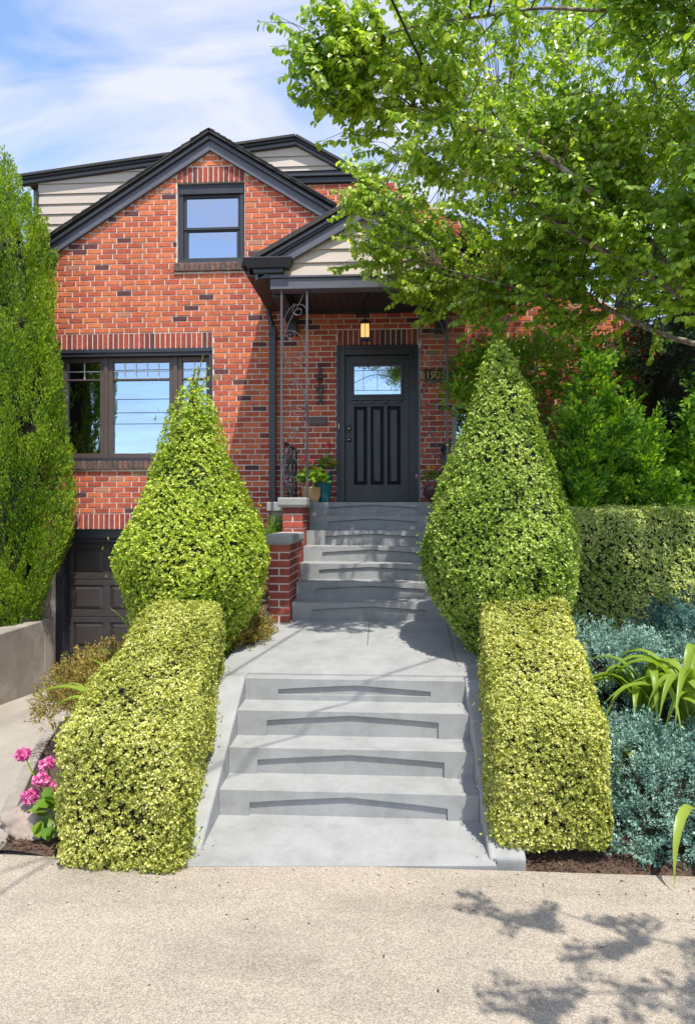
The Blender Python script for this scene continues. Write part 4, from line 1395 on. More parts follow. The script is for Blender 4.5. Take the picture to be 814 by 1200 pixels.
def text_obj(name, body, size, loc, mat, parent, extr=0.008, sx=1.0, bold=0.0):
    cu = bpy.data.curves.new(name, 'FONT')
    cu.body = body; cu.size = size; cu.extrude = extr; cu.offset = bold
    cu.align_x = 'CENTER'; cu.align_y = 'CENTER'; cu.bevel_depth = 0.0008
    cu.materials.append(mat)
    tmp = bpy.data.objects.new(name, cu); COL.objects.link(tmp)
    bpy.context.view_layer.update()
    me = bpy.data.meshes.new_from_object(tmp.evaluated_get(bpy.context.evaluated_depsgraph_get()))
    bpy.data.objects.remove(tmp)
    if not me.materials: me.materials.append(mat)
    o = bpy.data.objects.new(name, me); COL.objects.link(o)
    o.rotation_euler = (math.radians(90), 0, 0); o.scale = (sx, 1, 1)
    o.location = loc
    if parent is not None:
        o.parent = parent; o.matrix_parent_inverse = Matrix.Translation(-Vector(world_loc(parent)))
    return o


hn = thing("house_numbers", "black iron digits 1902 running down the brick beside the front door", "house number", (-0.955, FY - 0.01, 3.55))
for i, ch in enumerate("1902"):
    cz = 4.01 - i * 0.136
    text_obj("digit", ch, 0.158, (-0.955, FY - 0.022, cz), M['black'], hn, 0.012, 1.25, 0.005)
    if ch == "1":
        m = MB(); m.box(-1.0, -0.91, FY - 0.036, FY - 0.012, cz - 0.062, cz - 0.045); m.build("digit_foot", M['black'], hn)
pl = thing("number_plaque", "dark plaque with brass digits 1902 on the brick behind the iron post", "sign", (0.64, FY - 0.01, 3.92))
m = MB(); cx, cz, w, h = 0.645, 3.925, 0.17, 0.095; c = 0.03
m.prism_y([(cx - w, cz - h + c), (cx - w + c, cz - h), (cx + w - c, cz - h), (cx + w, cz - h + c), (cx + w, cz + h - c), (cx + w - c, cz + h), (cx - w + c, cz + h), (cx - w, cz + h - c)], FY - 0.022, FY - 0.004)
m.build("plate", M['black'], pl, bevel=0.004)
m = MB(); w -= 0.014; h -= 0.014
pts = [(cx - w, cz - h + c), (cx - w + c, cz - h), (cx + w - c, cz - h), (cx + w, cz - h + c), (cx + w, cz + h - c), (cx + w - c, cz + h), (cx - w + c, cz + h), (cx - w, cz + h - c)]
m.tube([(x, FY - 0.023, z) for x, z in pts + pts[:1]], 0.004, 5); m.build("rim", M['brass'], pl)
text_obj("lettering", "1902", 0.15, (cx, FY - 0.026, cz), M['brass'], pl, 0.003, 0.92)

ln = thing("porch_lantern", "small black lantern with lit amber glass hanging from the porch ceiling", "lantern", (-0.3, 8.8, 4.83))
lx, ly = -0.30, 8.8
m = MB(); m.tube([(lx, ly, 4.838), (lx, ly, 4.52)], 0.006, 6); m.lathe([(0.0, 4.838), (0.06, 4.838), (0.05, 4.815), (0.0, 4.81)], lx, ly, 16)
m.build("stem", M['black'], ln)
m = MB(); m.lathe([(0.012, 4.53), (0.03, 4.515), (0.085, 4.485), (0.088, 4.475), (0.0, 4.47)], lx, ly, 4); m.build("cover", M['black'], ln)
m = MB(); m.box(lx - 0.065, lx + 0.065, ly - 0.065, ly + 0.065, 4.255, 4.28); m.lathe([(0.0, 4.235), (0.03, 4.24), (0.05, 4.255)], lx, ly, 10)
for sx in (-1, 1):
    for sy in (-1, 1):
        m.box(lx + sx * 0.058 - 0.006, lx + sx * 0.058 + 0.006, ly + sy * 0.058 - 0.006, ly + sy * 0.058 + 0.006, 4.28, 4.472)
m.box(lx - 0.003, lx + 0.003, ly - 0.062, ly - 0.058, 4.28, 4.472)
m.box(lx - 0.066, lx + 0.066, ly - 0.066, ly + 0.066, 4.455, 4.47)
m.build("cage", M['black'], ln)
m = MB()
for (a, b, c_, d_) in ((lx - 0.05, lx + 0.05, ly - 0.054, ly - 0.051), (lx - 0.05, lx + 0.05, ly + 0.051, ly + 0.054), (lx - 0.054, lx - 0.051, ly - 0.05, ly + 0.05), (lx + 0.051, lx + 0.054, ly - 0.05, ly + 0.05)):
    m.box(a, b, c_, d_, 4.282, 4.453)
m.build("glass_panel", M['lampglass'], ln)
m = MB(); m.lathe([(0.0, 4.43), (0.018, 4.41), (0.024, 4.37), (0.012, 4.33), (0.0, 4.32)], lx, ly, 12); m.build("bulb", M['bulb'], ln, smooth=True)


def broad_leaves(name, n, c, rad, mat, size, parent, shape='oval', ratio=0.8, droop=0.1):
    d = randdir(n); d[:, 2] = np.abs(d[:, 2]) * 0.9 - 0.15
    p = np.array(c) + d * np.array(rad) * (RNG.random((n, 1)) ** 0.5)
    ax = unit(d + randdir(n) * 0.7)
    nn = unit(d * 0.6 + np.array([0, 0, 0.8]) + randdir(n) * 0.6)
    me = leaf_mesh(name, p, ax, nn, size * RNG.uniform(0.7, 1.3, n), size * ratio * RNG.uniform(0.7, 1.2, n), mat, shape, 0.2, droop)
    return new_obj(name, me, parent)


def flower_head(c, r, mat, parent, n=60, name="flower"):
    d = randdir(n); d[:, 2] = d[:, 2] * 0.7 + 0.2
    p = np.array(c) + d * r * 0.55
    p = p * 1.0 + randdir(n) * r * 0.18
    me = leaf_mesh(name, p, unit(d + randdir(n) * 0.9), unit(d + randdir(n) * 0.7), r * RNG.uniform(0.35, 0.65, n), r * 0.45, mat, 'oval', 0.25, 0.15)
    return new_obj(name, me, parent)


def stems(pairs, parent, mat, r=0.003):
    m = MB()
    for a, b in pairs:
        a, b = Vector(a), Vector(b); mid = (a + b) / 2 + Vector((random.uniform(-.02, .02), random.uniform(-.02, .02), 0.02))
        m.tube([a, mid, b], r, 5)
    m.build("stem", mat, parent)


def potted(name, label, c, prof, potmat, leafmat, nleaf, lc, lr, lsize, flowers, fmat):
    t = thing(name, label, "potted plant", c, "potted plants on the porch")
    m = MB(); m.lathe([(r, c[2] + z) for r, z in prof], c[0], c[1], 28); m.build("pot", potmat, t, smooth=True)
    zt = c[2] + prof[-1][1] - 0.02
    m = MB(); m.lathe([(0.0, zt), (prof[-1][0], zt)], c[0], c[1], 20); m.build("potting_soil", M['soil'], t)
    broad_leaves("foliage", nleaf, lc, lr, leafmat, lsize, t)
    stems([((c[0], c[1], zt), (f[0], f[1], f[2])) for f in flowers], t, leafmat)
    for f in flowers: flower_head(f[:3], f[3], f[4] if len(f) > 4 else fmat, t)
    return t


potted("potted_geranium", "bushy geranium with pale pink blooms in a squat tan pot on the porch", (-1.02, 9.0, 2.168),
       [(0.0, 0.0), (0.085, 0.0), (0.12, 0.09), (0.125, 0.17), (0.13, 0.18), (0.13, 0.20), (0.11, 0.20)], M['tanpot'], M['geranium'], 330,
       (-1.0, 8.97, 2.47), (0.20, 0.17, 0.20), 0.062,
       [(-1.10, 8.92, 2.74, 0.042), (-1.0, 8.9, 2.71, 0.03)], M['redpink'])
potted("potted_geranium", "leggy geranium with red blooms in a tall teal glazed pot", (-0.88, 9.2, 2.168),
       [(0.0, 0.0), (0.085, 0.0), (0.105, 0.12), (0.125, 0.32), (0.125, 0.38), (0.118, 0.39), (0.105, 0.385)], M['teal'], M['geranium'], 90,
       (-0.83, 9.17, 2.67), (0.15, 0.14, 0.14), 0.055,
       [(-0.80, 9.12, 2.93, 0.048), (-0.93, 9.14, 2.79, 0.028), (-0.77, 9.1, 2.86, 0.03)], M['redpink'])
potted("potted_flowers", "dark red glazed pot of yellow and magenta flowers on the porch past the door", (0.60, 8.75, 2.168),
       [(0.0, 0.0), (0.10, 0.0), (0.145, 0.06), (0.16, 0.15), (0.165, 0.20), (0.15, 0.205)], M['darkpot'], M['geranium'], 130,
       (0.56, 8.72, 2.46), (0.2, 0.15, 0.13), 0.045,
       [(0.50, 8.68, 2.60, 0.028, M['yellow']), (0.57, 8.7, 2.60, 0.022, M['yellow']), (0.36, 8.66, 2.49, 0.026, M['pink']), (0.43, 8.7, 2.42, 0.02, M['redpink']),
        (0.52, 8.68, 2.52, 0.018, M['redpink'])], M['pink'])

# ------------------------------------------------------------------ clipped hedges and cones
def hedge_block(name, label, q, zt, zbot, n, mat, size, group, core=True, dry=None, qexp=10.0, seed=1, lump=0.02):
    """q: four plan corners front-left, front-right, back-right, back-left; zt: top heights (front, back); zbot likewise"""
    fl, fr_, br, bl_ = [np.array(p, float) for p in q]
    cx = sum(p[0] for p in q) / 4; cy = sum(p[1] for p in q) / 4
    t = thing(name, label, "hedge", (cx, cy, min(zbot)), group)
    wx = (np.linalg.norm(fr_ - fl) + np.linalg.norm(br - bl_)) / 2; wy = (np.linalg.norm(bl_ - fl) + np.linalg.norm(br - fr_)) / 2
    wz = (zt[0] + zt[1] - zbot[0] - zbot[1]) / 2
    ar = np.array([wy * wz, wy * wz, wx * wz, wx * wz * 0.6, wx * wy, 0.02]); ar /= ar.sum()
    f = RNG.choice(6, n, p=ar)
    u = RNG.uniform(-1, 1, (n, 3))
    for i, (axn, s) in enumerate([(0, -1), (0, 1), (1, -1), (1, 1), (2, 1), (2, -1)]):
        u[f == i, axn] = s
    nq = (np.abs(u) ** qexp).sum(1) ** (1 / qexp)
    u2 = u / nq[:, None]
    g2 = np.sign(u2) * np.abs(u2) ** (qexp - 1)

    def mp(u):
        a = (u[:, 0:1] + 1) / 2; b = (u[:, 1:2] + 1) / 2; c = (u[:, 2:3] + 1) / 2
        xy = (fl * (1 - a) + fr_ * a) * (1 - b) + (bl_ * (1 - a) + br * a) * b
        z = (zbot[0] * (1 - b) + zbot[1] * b) * (1 - c) + (zt[0] * (1 - b) + zt[1] * b) * c
        return np.concatenate([xy, z], 1)
    p = mp(u2)
    nr = unit(g2 / np.array([wx, wy, wz]))
    slope = (zt[1] - zt[0]) / wy
    nr = unit(nr - np.array([0, 1, 0]) * (nr[:, 2:3] > 0.5) * slope * 0.8)
    foliage_on("foliage", p, nr, mat, size, 0.62, depth=0.085, lump=lump, lfreq=9, parent=t, seed=seed, dry=dry)
    if dry is not None:
        n2 = 420
        pd = np.array(dry[:3]) + RNG.normal(size=(n2, 3)) * np.array([0.6, 0.2, 0.5]) * dry[3] + np.array([0, 0.05, 0])
        me = leaf_mesh('dry_leaves', pd, randdir(n2), randdir(n2), RNG.uniform(0.006, 0.018, n2), 0.008, M['dry'])
        new_obj('dry_leaves', me, t)
        tm = MB()
        for _ in range(26):
            a = Vector(dry[:3]) + Vector((random.gauss(0, 0.6), 0.6, random.gauss(0, 0.5))) * dry[3]
            b = a + Vector((random.uniform(-.06, .06), random.uniform(-.11, -.05), random.uniform(-.01, .09)))
            tm.tube([a, b], [0.0022, 0.001], 4)
        tm.build('bare_twigs', M['twig'], t)
    # solid core; shade inside the hedge put into its near-black colour
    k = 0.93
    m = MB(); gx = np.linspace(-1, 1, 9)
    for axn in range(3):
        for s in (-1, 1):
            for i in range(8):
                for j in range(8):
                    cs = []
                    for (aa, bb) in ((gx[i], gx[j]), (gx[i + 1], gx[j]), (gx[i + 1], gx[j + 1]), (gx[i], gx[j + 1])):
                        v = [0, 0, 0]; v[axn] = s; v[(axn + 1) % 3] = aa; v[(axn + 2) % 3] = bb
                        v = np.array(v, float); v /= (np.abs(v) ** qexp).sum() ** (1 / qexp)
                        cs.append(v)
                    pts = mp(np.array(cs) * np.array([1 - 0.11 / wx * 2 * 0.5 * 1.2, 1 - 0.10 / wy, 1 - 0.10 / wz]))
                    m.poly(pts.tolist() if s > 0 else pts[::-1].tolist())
    m.build("branches", M['core'], t)  # the dark core body, no separate branches
    return t


HG = "low clipped box hedges flanking the lower steps"
hedge_block("box_hedge", "clipped yellow green box hedge beside the driveway and pink geranium",
            [(-1.94, 3.78), (-1.13, 3.78), (-1.33, 5.50), (-1.92, 5.50)], (0.80, 1.37), (-0.07, 0.55), 235000, M['hedge'], 0.0164, HG, seed=3, lump=0.03, dry=(-1.45, 3.80, 0.33, 0.11))
hedge_block("box_hedge", "clipped yellow green box hedge beside the blue junipers",
            [(0.60, 4.06), (1.30, 4.06), (1.42, 5.62), (0.74, 5.62)], (0.80, 1.42), (0.0, 0.55), 220000, M['hedge'], 0.0164, HG, seed=5, lump=0.03, dry=(1.06, 4.08, 0.22, 0.10))
hedge_block("boxwood_hedge", "tall flat topped dull green hedge behind the blue junipers",
            [(1.55, 6.75), (3.9, 6.65), (3.9, 7.7), (1.55, 7.7)], (2.07, 2.09), (0.7, 0.8), 215000, M['hedge_dull'], 0.022, None, seed=8, qexp=12)


def cone(name, label, cx, cy, prof, n, mat, size, seed, shoot=True):
    t = thing(name, label, "topiary", (cx, cy, prof[0][0]), "clipped box cones flanking the walkway")
    p, nr = sample_rev(prof, n, cx, cy)
    foliage_on("foliage", p, nr, mat, size, 0.62, depth=0.11, lump=0.05, lfreq=6, parent=t, seed=seed, upb=0.35)
    core_rev("branches", prof, cx, cy, 0.085, M['core'], t)  # solid body inside the cone, its dark colour stands for shade
    if shoot:
        # unclipped shoots at the tip
        top = prof[-1][0]
        m = MB(); lp_, la, ln_ = [], [], []
        for i in range(7):
            b = Vector((cx + random.uniform(-.06, .06), cy + random.uniform(-.06, .06), top - 0.12))
            e = b + Vector((random.uniform(-.10, .10), random.uniform(-.08, .08), random.uniform(0.12, 0.34)))
            m.tube([b, (b + e) / 2 + Vector((.01, 0, 0)), e], 0.003, 5)
            for q in range(26):
                tt = q / 26
                lp_.append(b.lerp(e, tt)); a = randdir(1)[0]; la.append(a * 0.8 + np.array([0, 0, 0.8])); ln_.append(randdir(1)[0] + np.array([0, 0, 0.4]))
        m.build("shoot", M['twig'], t)
        me = leaf_mesh("tip_leaves", np.array([tuple(v) for v in lp_]), np.array(la), np.array(ln_), RNG.uniform(0.02, 0.034, len(lp_)), 0.014, mat)
        new_obj("tip_leaves", me, t)
    return t


cone("box_cone", "bright lemon green clipped box cone beside the garage door", -1.735, 6.02,
     [(0.62, 0.30), (0.80, 0.36), (1.00, 0.46), (1.25, 0.58), (1.50, 0.655), (1.68, 0.665), (1.95, 0.57), (2.3, 0.43), (2.65, 0.285), (2.95, 0.16), (3.15, 0.06), (3.22, 0.01)],
     165000, M['cone_lemon'], 0.0222, 21)
cone("box_cone", "taller mid green clipped box cone beside the porch steps", 0.975, 6.05,
     [(0.62, 0.20), (0.75, 0.28), (1.0, 0.44), (1.3, 0.61), (1.55, 0.68), (1.75, 0.68), (2.0, 0.61), (2.4, 0.47), (2.8, 0.335), (3.1, 0.24), (3.35, 0.14), (3.48, 0.06), (3.53, 0.01)],
     175000, M['cone'], 0.0222, 22, shoot=False)

# ------------------------------------------------------------------ conifers built from plumes
def plumes(name, C, A, L, R, per, mat, lsize, lratio, parent, out=0.6, flat=0.0, shape='rhomb', tipcurl=0.0):
    """sprays: C centres, A axes, L lengths, R radii (arrays); per leaves each"""
    k = len(C)
    idx = np.repeat(np.arange(k), per)
    n = len(idx)
    t = RNG.random(n) ** 0.8
    a = A[idx]
    rd = randdir(n); rd = unit(rd - a * (rd * a).sum(1, keepdims=True))
    if flat:
        w0 = randdir(k); w0 = unit(w0 - A * (w0 * A).sum(1, keepdims=True))[idx]
        rd = rd - w0 * (rd * w0).sum(1, keepdims=True) * flat
    prof = np.sin(np.pi * (0.12 + 0.86 * t)) ** 0.7 * (1 - 0.45 * t)
    rr = np.sqrt(RNG.random(n)) * 0.5 + 0.5
    pos = C[idx] + a * (t * L[idx])[:, None] + rd * (R[idx] * prof * rr)[:, None]
    ax = unit(a + rd * out + randdir(n) * 0.35)
    nn = unit((w0 * np.sign((w0 * (pos - pos.mean(0))).sum(1, keepdims=True)) if flat else rd) + randdir(n) * 0.5)
    s = lsize * RNG.uniform(0.6, 1.3, n)
    me = leaf_mesh(name, pos, ax, nn, s, s * lratio, mat, shape, 0.2, tipcurl)
    return new_obj(name, me, parent)


# tall arborvitae beside the garage
APROF = [(0.56, 0.55), (0.85, 0.70), (1.1, 0.76), (1.6, 0.88), (2.04, 0.90), (2.6, 0.96), (3.4, 0.97), (4.2, 0.93), (5.2, 0.80), (5.7, 0.67), (6.1, 0.48), (6.45, 0.25), (6.62, 0.04)]
APROF = [(2.04 + (z - 2.04) * 1.06, r * 1.06) for z, r in APROF]
AXC, AYC, AYS = -5.37, 8.88, 0.62
arb = thing("arborvitae", "tall bright green columnar conifer beside the garage", "conifer", (AXC, AYC, 0.53))
p, nr = sample_rev(APROF, 4200, AXC, AYC)
p[:, 1] = AYC + (p[:, 1] - AYC) * AYS; nr[:, 1] /= AYS; nr = unit(nr)
cam_dir = unit(np.array([[0, 0, EYE]]) - p)
keep = (((cam_dir * nr).sum(1) > -0.35) & (p[:, 0] > AXC - 0.45)) | (RNG.random(len(p)) < 0.15)
p, nr = p[keep], nr[keep]
dn = noise3(p * np.array([1, 1, 0.22]), 8.5, 31, 2)
L_ = RNG.uniform(0.2, 0.42, len(p)); R_ = RNG.uniform(0.05, 0.095, len(p))
Aax = unit(nr * 0.32 + np.array([0, 0, 1.0]) + randdir(len(p)) * 0.18)
C_ = p - nr * (0.10 - 0.18 * dn)[:, None] - Aax * (L_ * 0.4)[:, None]
plumes("foliage", C_, Aax, L_, R_, 72, M['arbor'], 0.040, 0.36, arb, out=0.6, flat=0.7)
ac = core_rev("branches", APROF, AXC, AYC, 0.30, M['core'], arb)  # dark filler body; inner shade of the conifer is its colour
for v in ac.data.vertices: v.co.y = AYC + (v.co.y - AYC) * AYS
m = MB(); m.tube([(AXC, AYC, 0.4), (AXC, AYC, 1.0)], 0.09, 10); m.build("trunk", M['bark'], arb)
# seed cones
n = 90
ci = RNG.integers(0, len(p), n)
me = leaf_mesh("seed_cones", p[ci] + nr[ci] * 0.03, randdir(n), randdir(n), 0.022, 0.02, surf("seed_cone", (0.42, 0.30, 0.16), rough=0.9), 'oval')
new_obj("seed_cones", me, arb)


def hinoki(label, cx, cy, zb_, zt, rad, nb, seed, mat=None, group="cypress shrubs in front of the brick wall", name="cypress_shrub"):
    t = thing(name, label, "shrub", (cx, cy, zb_), group)
    r = np.random.default_rng(seed)
    mat = mat or M['hinoki']
    H = zt - zb_
    C, A, L, R = [], [], [], []
    # leaders: a handful of leaning spires, each clothed in fan sprays
    for s in range(nb):
        th = r.uniform(0, 2 * math.pi); d = r.uniform(0.15, 1.0) ** 0.7 * rad if s else 0.0
        bx_, by_ = cx + d * math.cos(th), cy + d * math.sin(th) * 0.8
        h = H * (1 - 0.5 * (d / rad) ** 1.2) * r.uniform(0.8, 1.05) if s else H
        lean = np.array([math.cos(th) * 0.25 * d / rad + 0.12, math.sin(th) * 0.2 * d / rad, 1.0])
        m_ = int(60 * h)
        for q in range(m_):
            tt = r.uniform(0.05, 1.0)
            w = (0.30 * (1 - tt) + 0.05) * min(1.0, rad / 0.7)
            a = r.uniform(0, 2 * math.pi)
            out = np.array([math.cos(a), math.sin(a), 0])
            C.append(np.array([bx_, by_, zb_]) + lean * h * tt * 0.93 + out * w * r.uniform(0.3, 1.0))
            ax = out * 0.75 + np.array([0.1, 0, 0.75]) + r.normal(size=3) * 0.25
            A.append(ax / np.linalg.norm(ax)); L.append(r.uniform(0.18, 0.36)); R.append(r.uniform(0.07, 0.13))
    plumes("foliage", np.array(C), np.array(A), np.array(L), np.array(R), 70, mat, 0.055, 0.45, t, out=0.8, flat=0.8)
    core_rev("branches", [(zb_, rad * 0.3), (zb_ + H * 0.25, rad * 0.5), (zb_ + H * 0.45, rad * 0.25), (zb_ + H * 0.55, 0.03)], cx, cy, 0.06, M['core'], t, 14)  # shade-dark solid behind the sprays
    return t


hinoki("tallest dark cypress shrub just behind the mid green cone", 2.06, 8.05, 1.0, 3.98, 0.55, 8, 41)
hinoki("low bright tipped cypress shrub behind the flat topped hedge", 2.62, 7.75, 1.0, 3.15, 0.55, 7, 42)
hinoki("broad cypress shrub with upright sprays beyond the flat topped hedge", 3.35, 7.95, 1.0, 3.68, 0.65, 10, 43)
hinoki("dark cypress shrub leaning out at the picture edge", 4.15, 8.2, 1.0, 3.4, 0.6, 8, 44)

# broad-leaved shrub behind the cone, reaching to the porch post
rh = thing("broadleaf_shrub", "glossy broad leaved shrub between the porch and the mid green cone", "shrub", (1.45, 8.55, 1.0))
cl = []
for (x, y, z, rx, rz, n) in ((0.98, 8.3, 3.66, 0.30, 0.28, 700), (1.25, 8.4, 3.85, 0.42, 0.30, 700), (1.75, 8.5, 3.85, 0.5, 0.40, 900), (0.80, 8.2, 3.42, 0.18, 0.22, 220),
                             (1.9, 8.8, 3.3, 0.6, 0.5, 900), (1.3, 8.6, 3.2, 0.4, 0.5, 500), (2.5, 8.9, 3.9, 0.6, 0.45, 1000), (2.2, 8.9, 4.25, 0.5, 0.25, 500)):
    c = np.array([x, y, z]); d = randdir(n)
    pp = c + d * np.array([rx, 0.3, rz]) * (RNG.random((n, 1)) ** 0.4)
    cl.append((pp, unit(d + np.array([0, 0, 0.4]) + randdir(n) * 0.5)))
pp = np.concatenate([a for a, b in cl]); aa = np.concatenate([b for a, b in cl])
n = len(pp); nn = unit(np.array([0, -0.3, 0.8]) + randdir(n) * 0.6)
new_obj("foliage", leaf_mesh("foliage", pp, aa, nn, RNG.uniform(0.06, 0.11, n), RNG.uniform(0.024, 0.04, n), M['rhodo'], 'oval', 0.25, 0.12), rh)
m = MB()
for (x, y, z) in ((0.95, 8.3, 3.5), (1.25, 8.4, 3.7), (1.75, 8.5, 3.7), (2.0, 8.7, 3.2), (0.80, 8.2, 3.3), (2.5, 8.8, 3.9)):
    m.tube([(1.5, 8.6, 0.9), (1.45 + (x - 1.45) * 0.35, 8.55, 2.2), (x, y, z)], [0.035, 0.022, 0.008], 6)
m.build("branches", M['twig'], rh)

# dark conifer at the corner of the house
def dark_conifer(label, cx, cy, zb_, zt, rad, seed):
    t = thing("dark_conifer", label, "conifer", (cx, cy, zb_), "dark conifers past the brick house")
    r = np.random.default_rng(seed); C, A, L, R = [], [], [], []
    H = zt - zb_
    for i in range(420):
        tt = r.uniform(0.0, 1.0) ** 0.9; th = r.uniform(0, 6.283); w = rad * (1 - tt) ** 0.75 * r.uniform(0.55, 1.05)
        o = np.array([math.cos(th), math.sin(th), 0]);
        C.append(np.array([cx, cy, zb_ + H * tt]) + o * w); ax = o + np.array([0, 0, -0.15]) + r.normal(size=3) * 0.2
        A.append(ax / np.linalg.norm(ax)); L.append(r.uniform(0.3, 0.6)); R.append(r.uniform(0.06, 0.12))
    plumes("foliage", np.array(C), np.array(A), np.array(L), np.array(R), 38, M['darktree'], 0.085, 0.3, t, out=0.7)
    core_rev("branches", [(zb_, rad * 0.65), (zb_ + H * 0.5, rad * 0.45), (zt, 0.02)], cx, cy, 0.05, M['core'], t, 14)  # solid inside, coloured dark as the shade between plumes
    m = MB(); m.tube([(cx, cy, -0.6), (cx, cy, zb_ + H * 0.4)], 0.12, 8); m.build("trunk", M['bark'], t)
    return t


dark_conifer("dark layered conifer behind the cypress shrubs at the corner of the house", 3.85, 8.95, 2.4, 5.5, 1.05, 51)
dark_conifer("tall dark conifer beyond the house glimpsed through the street tree", 7.3, 13.5, 1.0, 10.0, 2.2, 52)
dark_conifer("smaller dark conifer far beyond the house glimpsed under the branches", 5.3, 15.5, 0.5, 8.0, 1.9, 53)

# ------------------------------------------------------------------ blue junipers
def juniper(label, cx, cy, z0, rx, ry, rz, nsp, seed, mat):
    t = thing("juniper", label, "shrub", (cx, cy, z0), "blue junipers in the planting bed")
    r = np.random.default_rng(seed)
    d = unit(r.normal(size=(nsp, 3))); d[:, 2] = np.abs(d[:, 2])
    lump = 1 + 0.26 * noise3(d, 5.5, seed, 2)
    C = np.array([cx, cy, z0]) + d * np.array([rx, ry, rz]) * (lump * r.uniform(0.78, 1.0, nsp))[:, None]
    ax = unit(d + np.array([0, 0, 0.35]) + r.normal(size=(nsp, 3)) * 0.45)
    plumes("foliage", C, ax, r.uniform(0.06, 0.14, nsp), r.uniform(0.018, 0.036, nsp), 42, mat, 0.021, 0.36, t, out=1.0)
    prof = [(z0 - 0.1, 0.7), (z0 + rz * 0.3, 0.68), (z0 + rz * 0.55, 0.5), (z0 + rz * 0.7, 0.25), (z0 + rz * 0.74, 0.02)]
    m = MB(); n = 18; b0 = 0
    for z, f in prof:
        for k_ in range(n): m.v.append((cx + rx * f * math.cos(6.2832 * k_ / n), cy + ry * f * math.sin(6.2832 * k_ / n), z))
    for i in range(len(prof) - 1):
        for k_ in range(n):
            m.f.append((i * n + k_, i * n + (k_ + 1) % n, (i + 1) * n + (k_ + 1) % n, (i + 1) * n + k_)); m.m.append(0)
    m.build("branches", M['core'], t, smooth=True)  # dark mound under the sprigs, shade put into its colour
    return t


juniper("big blue green juniper mound spilling to the edge of the sidewalk", 1.70, 4.48, 0.0, 0.46, 0.42, 0.62, 1500, 61, M['juniper'])
juniper("blue green juniper mound beside the daylily and clipped hedge", 1.80, 5.35, 0.30, 0.52, 0.42, 0.86, 1350, 62, M['juniper'])
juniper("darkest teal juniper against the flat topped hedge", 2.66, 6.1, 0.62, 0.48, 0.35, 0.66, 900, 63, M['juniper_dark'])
juniper("blue green juniper sprawling below the darkest juniper", 2.30, 5.5, 0.40, 0.40, 0.35, 0.55, 1100, 64, M['juniper'])
juniper("narrow juniper mound by the daylily fan at the sidewalk", 2.25, 4.55, 0.0, 0.38, 0.36, 0.62, 1100, 65, M['juniper'])

# ------------------------------------------------------------------ strap-leaved plants
def strap(pts, w, up=(0, 0, 1)):
    """one arching blade through pts, folded along the midrib"""
    m = MB(); pts = [Vector(p) for p in pts]
    # resample with a quadratic through the points
    out = []
    n = 10
    for i in range(n + 1):
        t = i / n
        if len(pts) == 3:
            out.append(pts[0] * (1 - t) ** 2 + pts[1] * 2 * t * (1 - t) + pts[2] * t * t)
        else:
            out.append(pts[0] * (1 - t) ** 3 + pts[1] * 3 * t * (1 - t) ** 2 + pts[2] * 3 * t * t * (1 - t) + pts[3] * t ** 3)
    L, C, R = [], [], []
    for i, p in enumerate(out):
        d = (out[min(i + 1, n)] - out[max(i - 1, 0)]).normalized()
        s = d.cross(Vector((0, 0, 1)))
        if s.length < 0.1: s = d.cross(Vector((0, -1, 0)))
        s.normalize(); u = s.cross(d)
        t = i / n
        ww = w * (0.55 + 0.45 * math.sin(math.pi * min(1, t * 1.1))) * (1 - max(0, (t - 0.55) / 0.45) ** 2) * 0.5
        L.append(p + s * ww + u * ww * 0.45); C.append(p); R.append(p - s * ww + u * ww * 0.45)
    v = L + C + R; k_ = n + 1
    fs = []
    for i in range(n):
        fs.append((i, i + 1, k_ + i + 1, k_ + i)); fs.append((k_ + i, k_ + i + 1, 2 * k_ + i + 1, 2 * k_ + i))
    m.faces([tuple(p) for p in v], fs)
    return m


def strap_plant(name, label, c, blades, mat, group=None, cat="plant"):
    t = thing(name, label, cat, c, group)
    for b, w in blades:
        strap(b, w).build("leaf_blade", mat, t, smooth=True)
    return t


def arching(c, n, rlen, rise, w, seed, azr=(0, 6.283)):
    r = random.Random(seed); out = []
    for i in range(n):
        a = r.uniform(*azr); l = rlen * r.uniform(0.65, 1.2); h = rise * r.uniform(0.7, 1.25)
        b = Vector(c) + Vector((r.uniform(-.07, .07), r.uniform(-.07, .07), 0))
        d = Vector((math.cos(a), math.sin(a), 0))
        out.append(([b, b + d * l * 0.15 + Vector((0, 0, h)), b + d * l * 0.7 + Vector((0, 0, h * 1.15)), b + d * l + Vector((0, 0, h * r.uniform(-0.1, 0.7)))], w * r.uniform(0.75, 1.25)))
    return out


DL = "daylilies among the junipers"
strap_plant("daylily", "large daylily clump arching over the blue junipers", (2.08, 4.88, 0.42), arching((2.05, 4.75, 0.55), 46, 0.62, 0.5, 0.06, 3), M['blade'], DL)
strap_plant("daylily", "yellow green daylily clump in front of the hedge between two juniper mounds", (1.80, 4.85, 0.5), arching((1.80, 4.86, 0.55), 30, 0.5, 0.42, 0.055, 13), M['blade'], DL)
strap_plant("daylily", "small daylily clump squeezed between the hedge and the nearest juniper", (1.52, 4.78, 0.28), arching((1.56, 4.72, 0.32), 20, 0.36, 0.22, 0.042, 5), M['blade'], DL)
strap_plant("daylily", "daylily with one broad leaf drooping over the sidewalk", (1.98, 4.16, 0.1),
            [([(1.92, 4.2, 0.08), (1.75, 4.05, 0.50), (1.54, 3.82, 0.42), (1.53, 3.76, 0.012)], 0.06),
             ([(2.0, 4.2, 0.08), (1.95, 4.0, 0.55), (1.80, 3.75, 0.50), (1.78, 3.65, 0.10)], 0.05)] + arching((2.02, 4.2, 0.08), 9, 0.4, 0.35, 0.045, 8, (-1.2, 1.2)), M['blade'], DL)
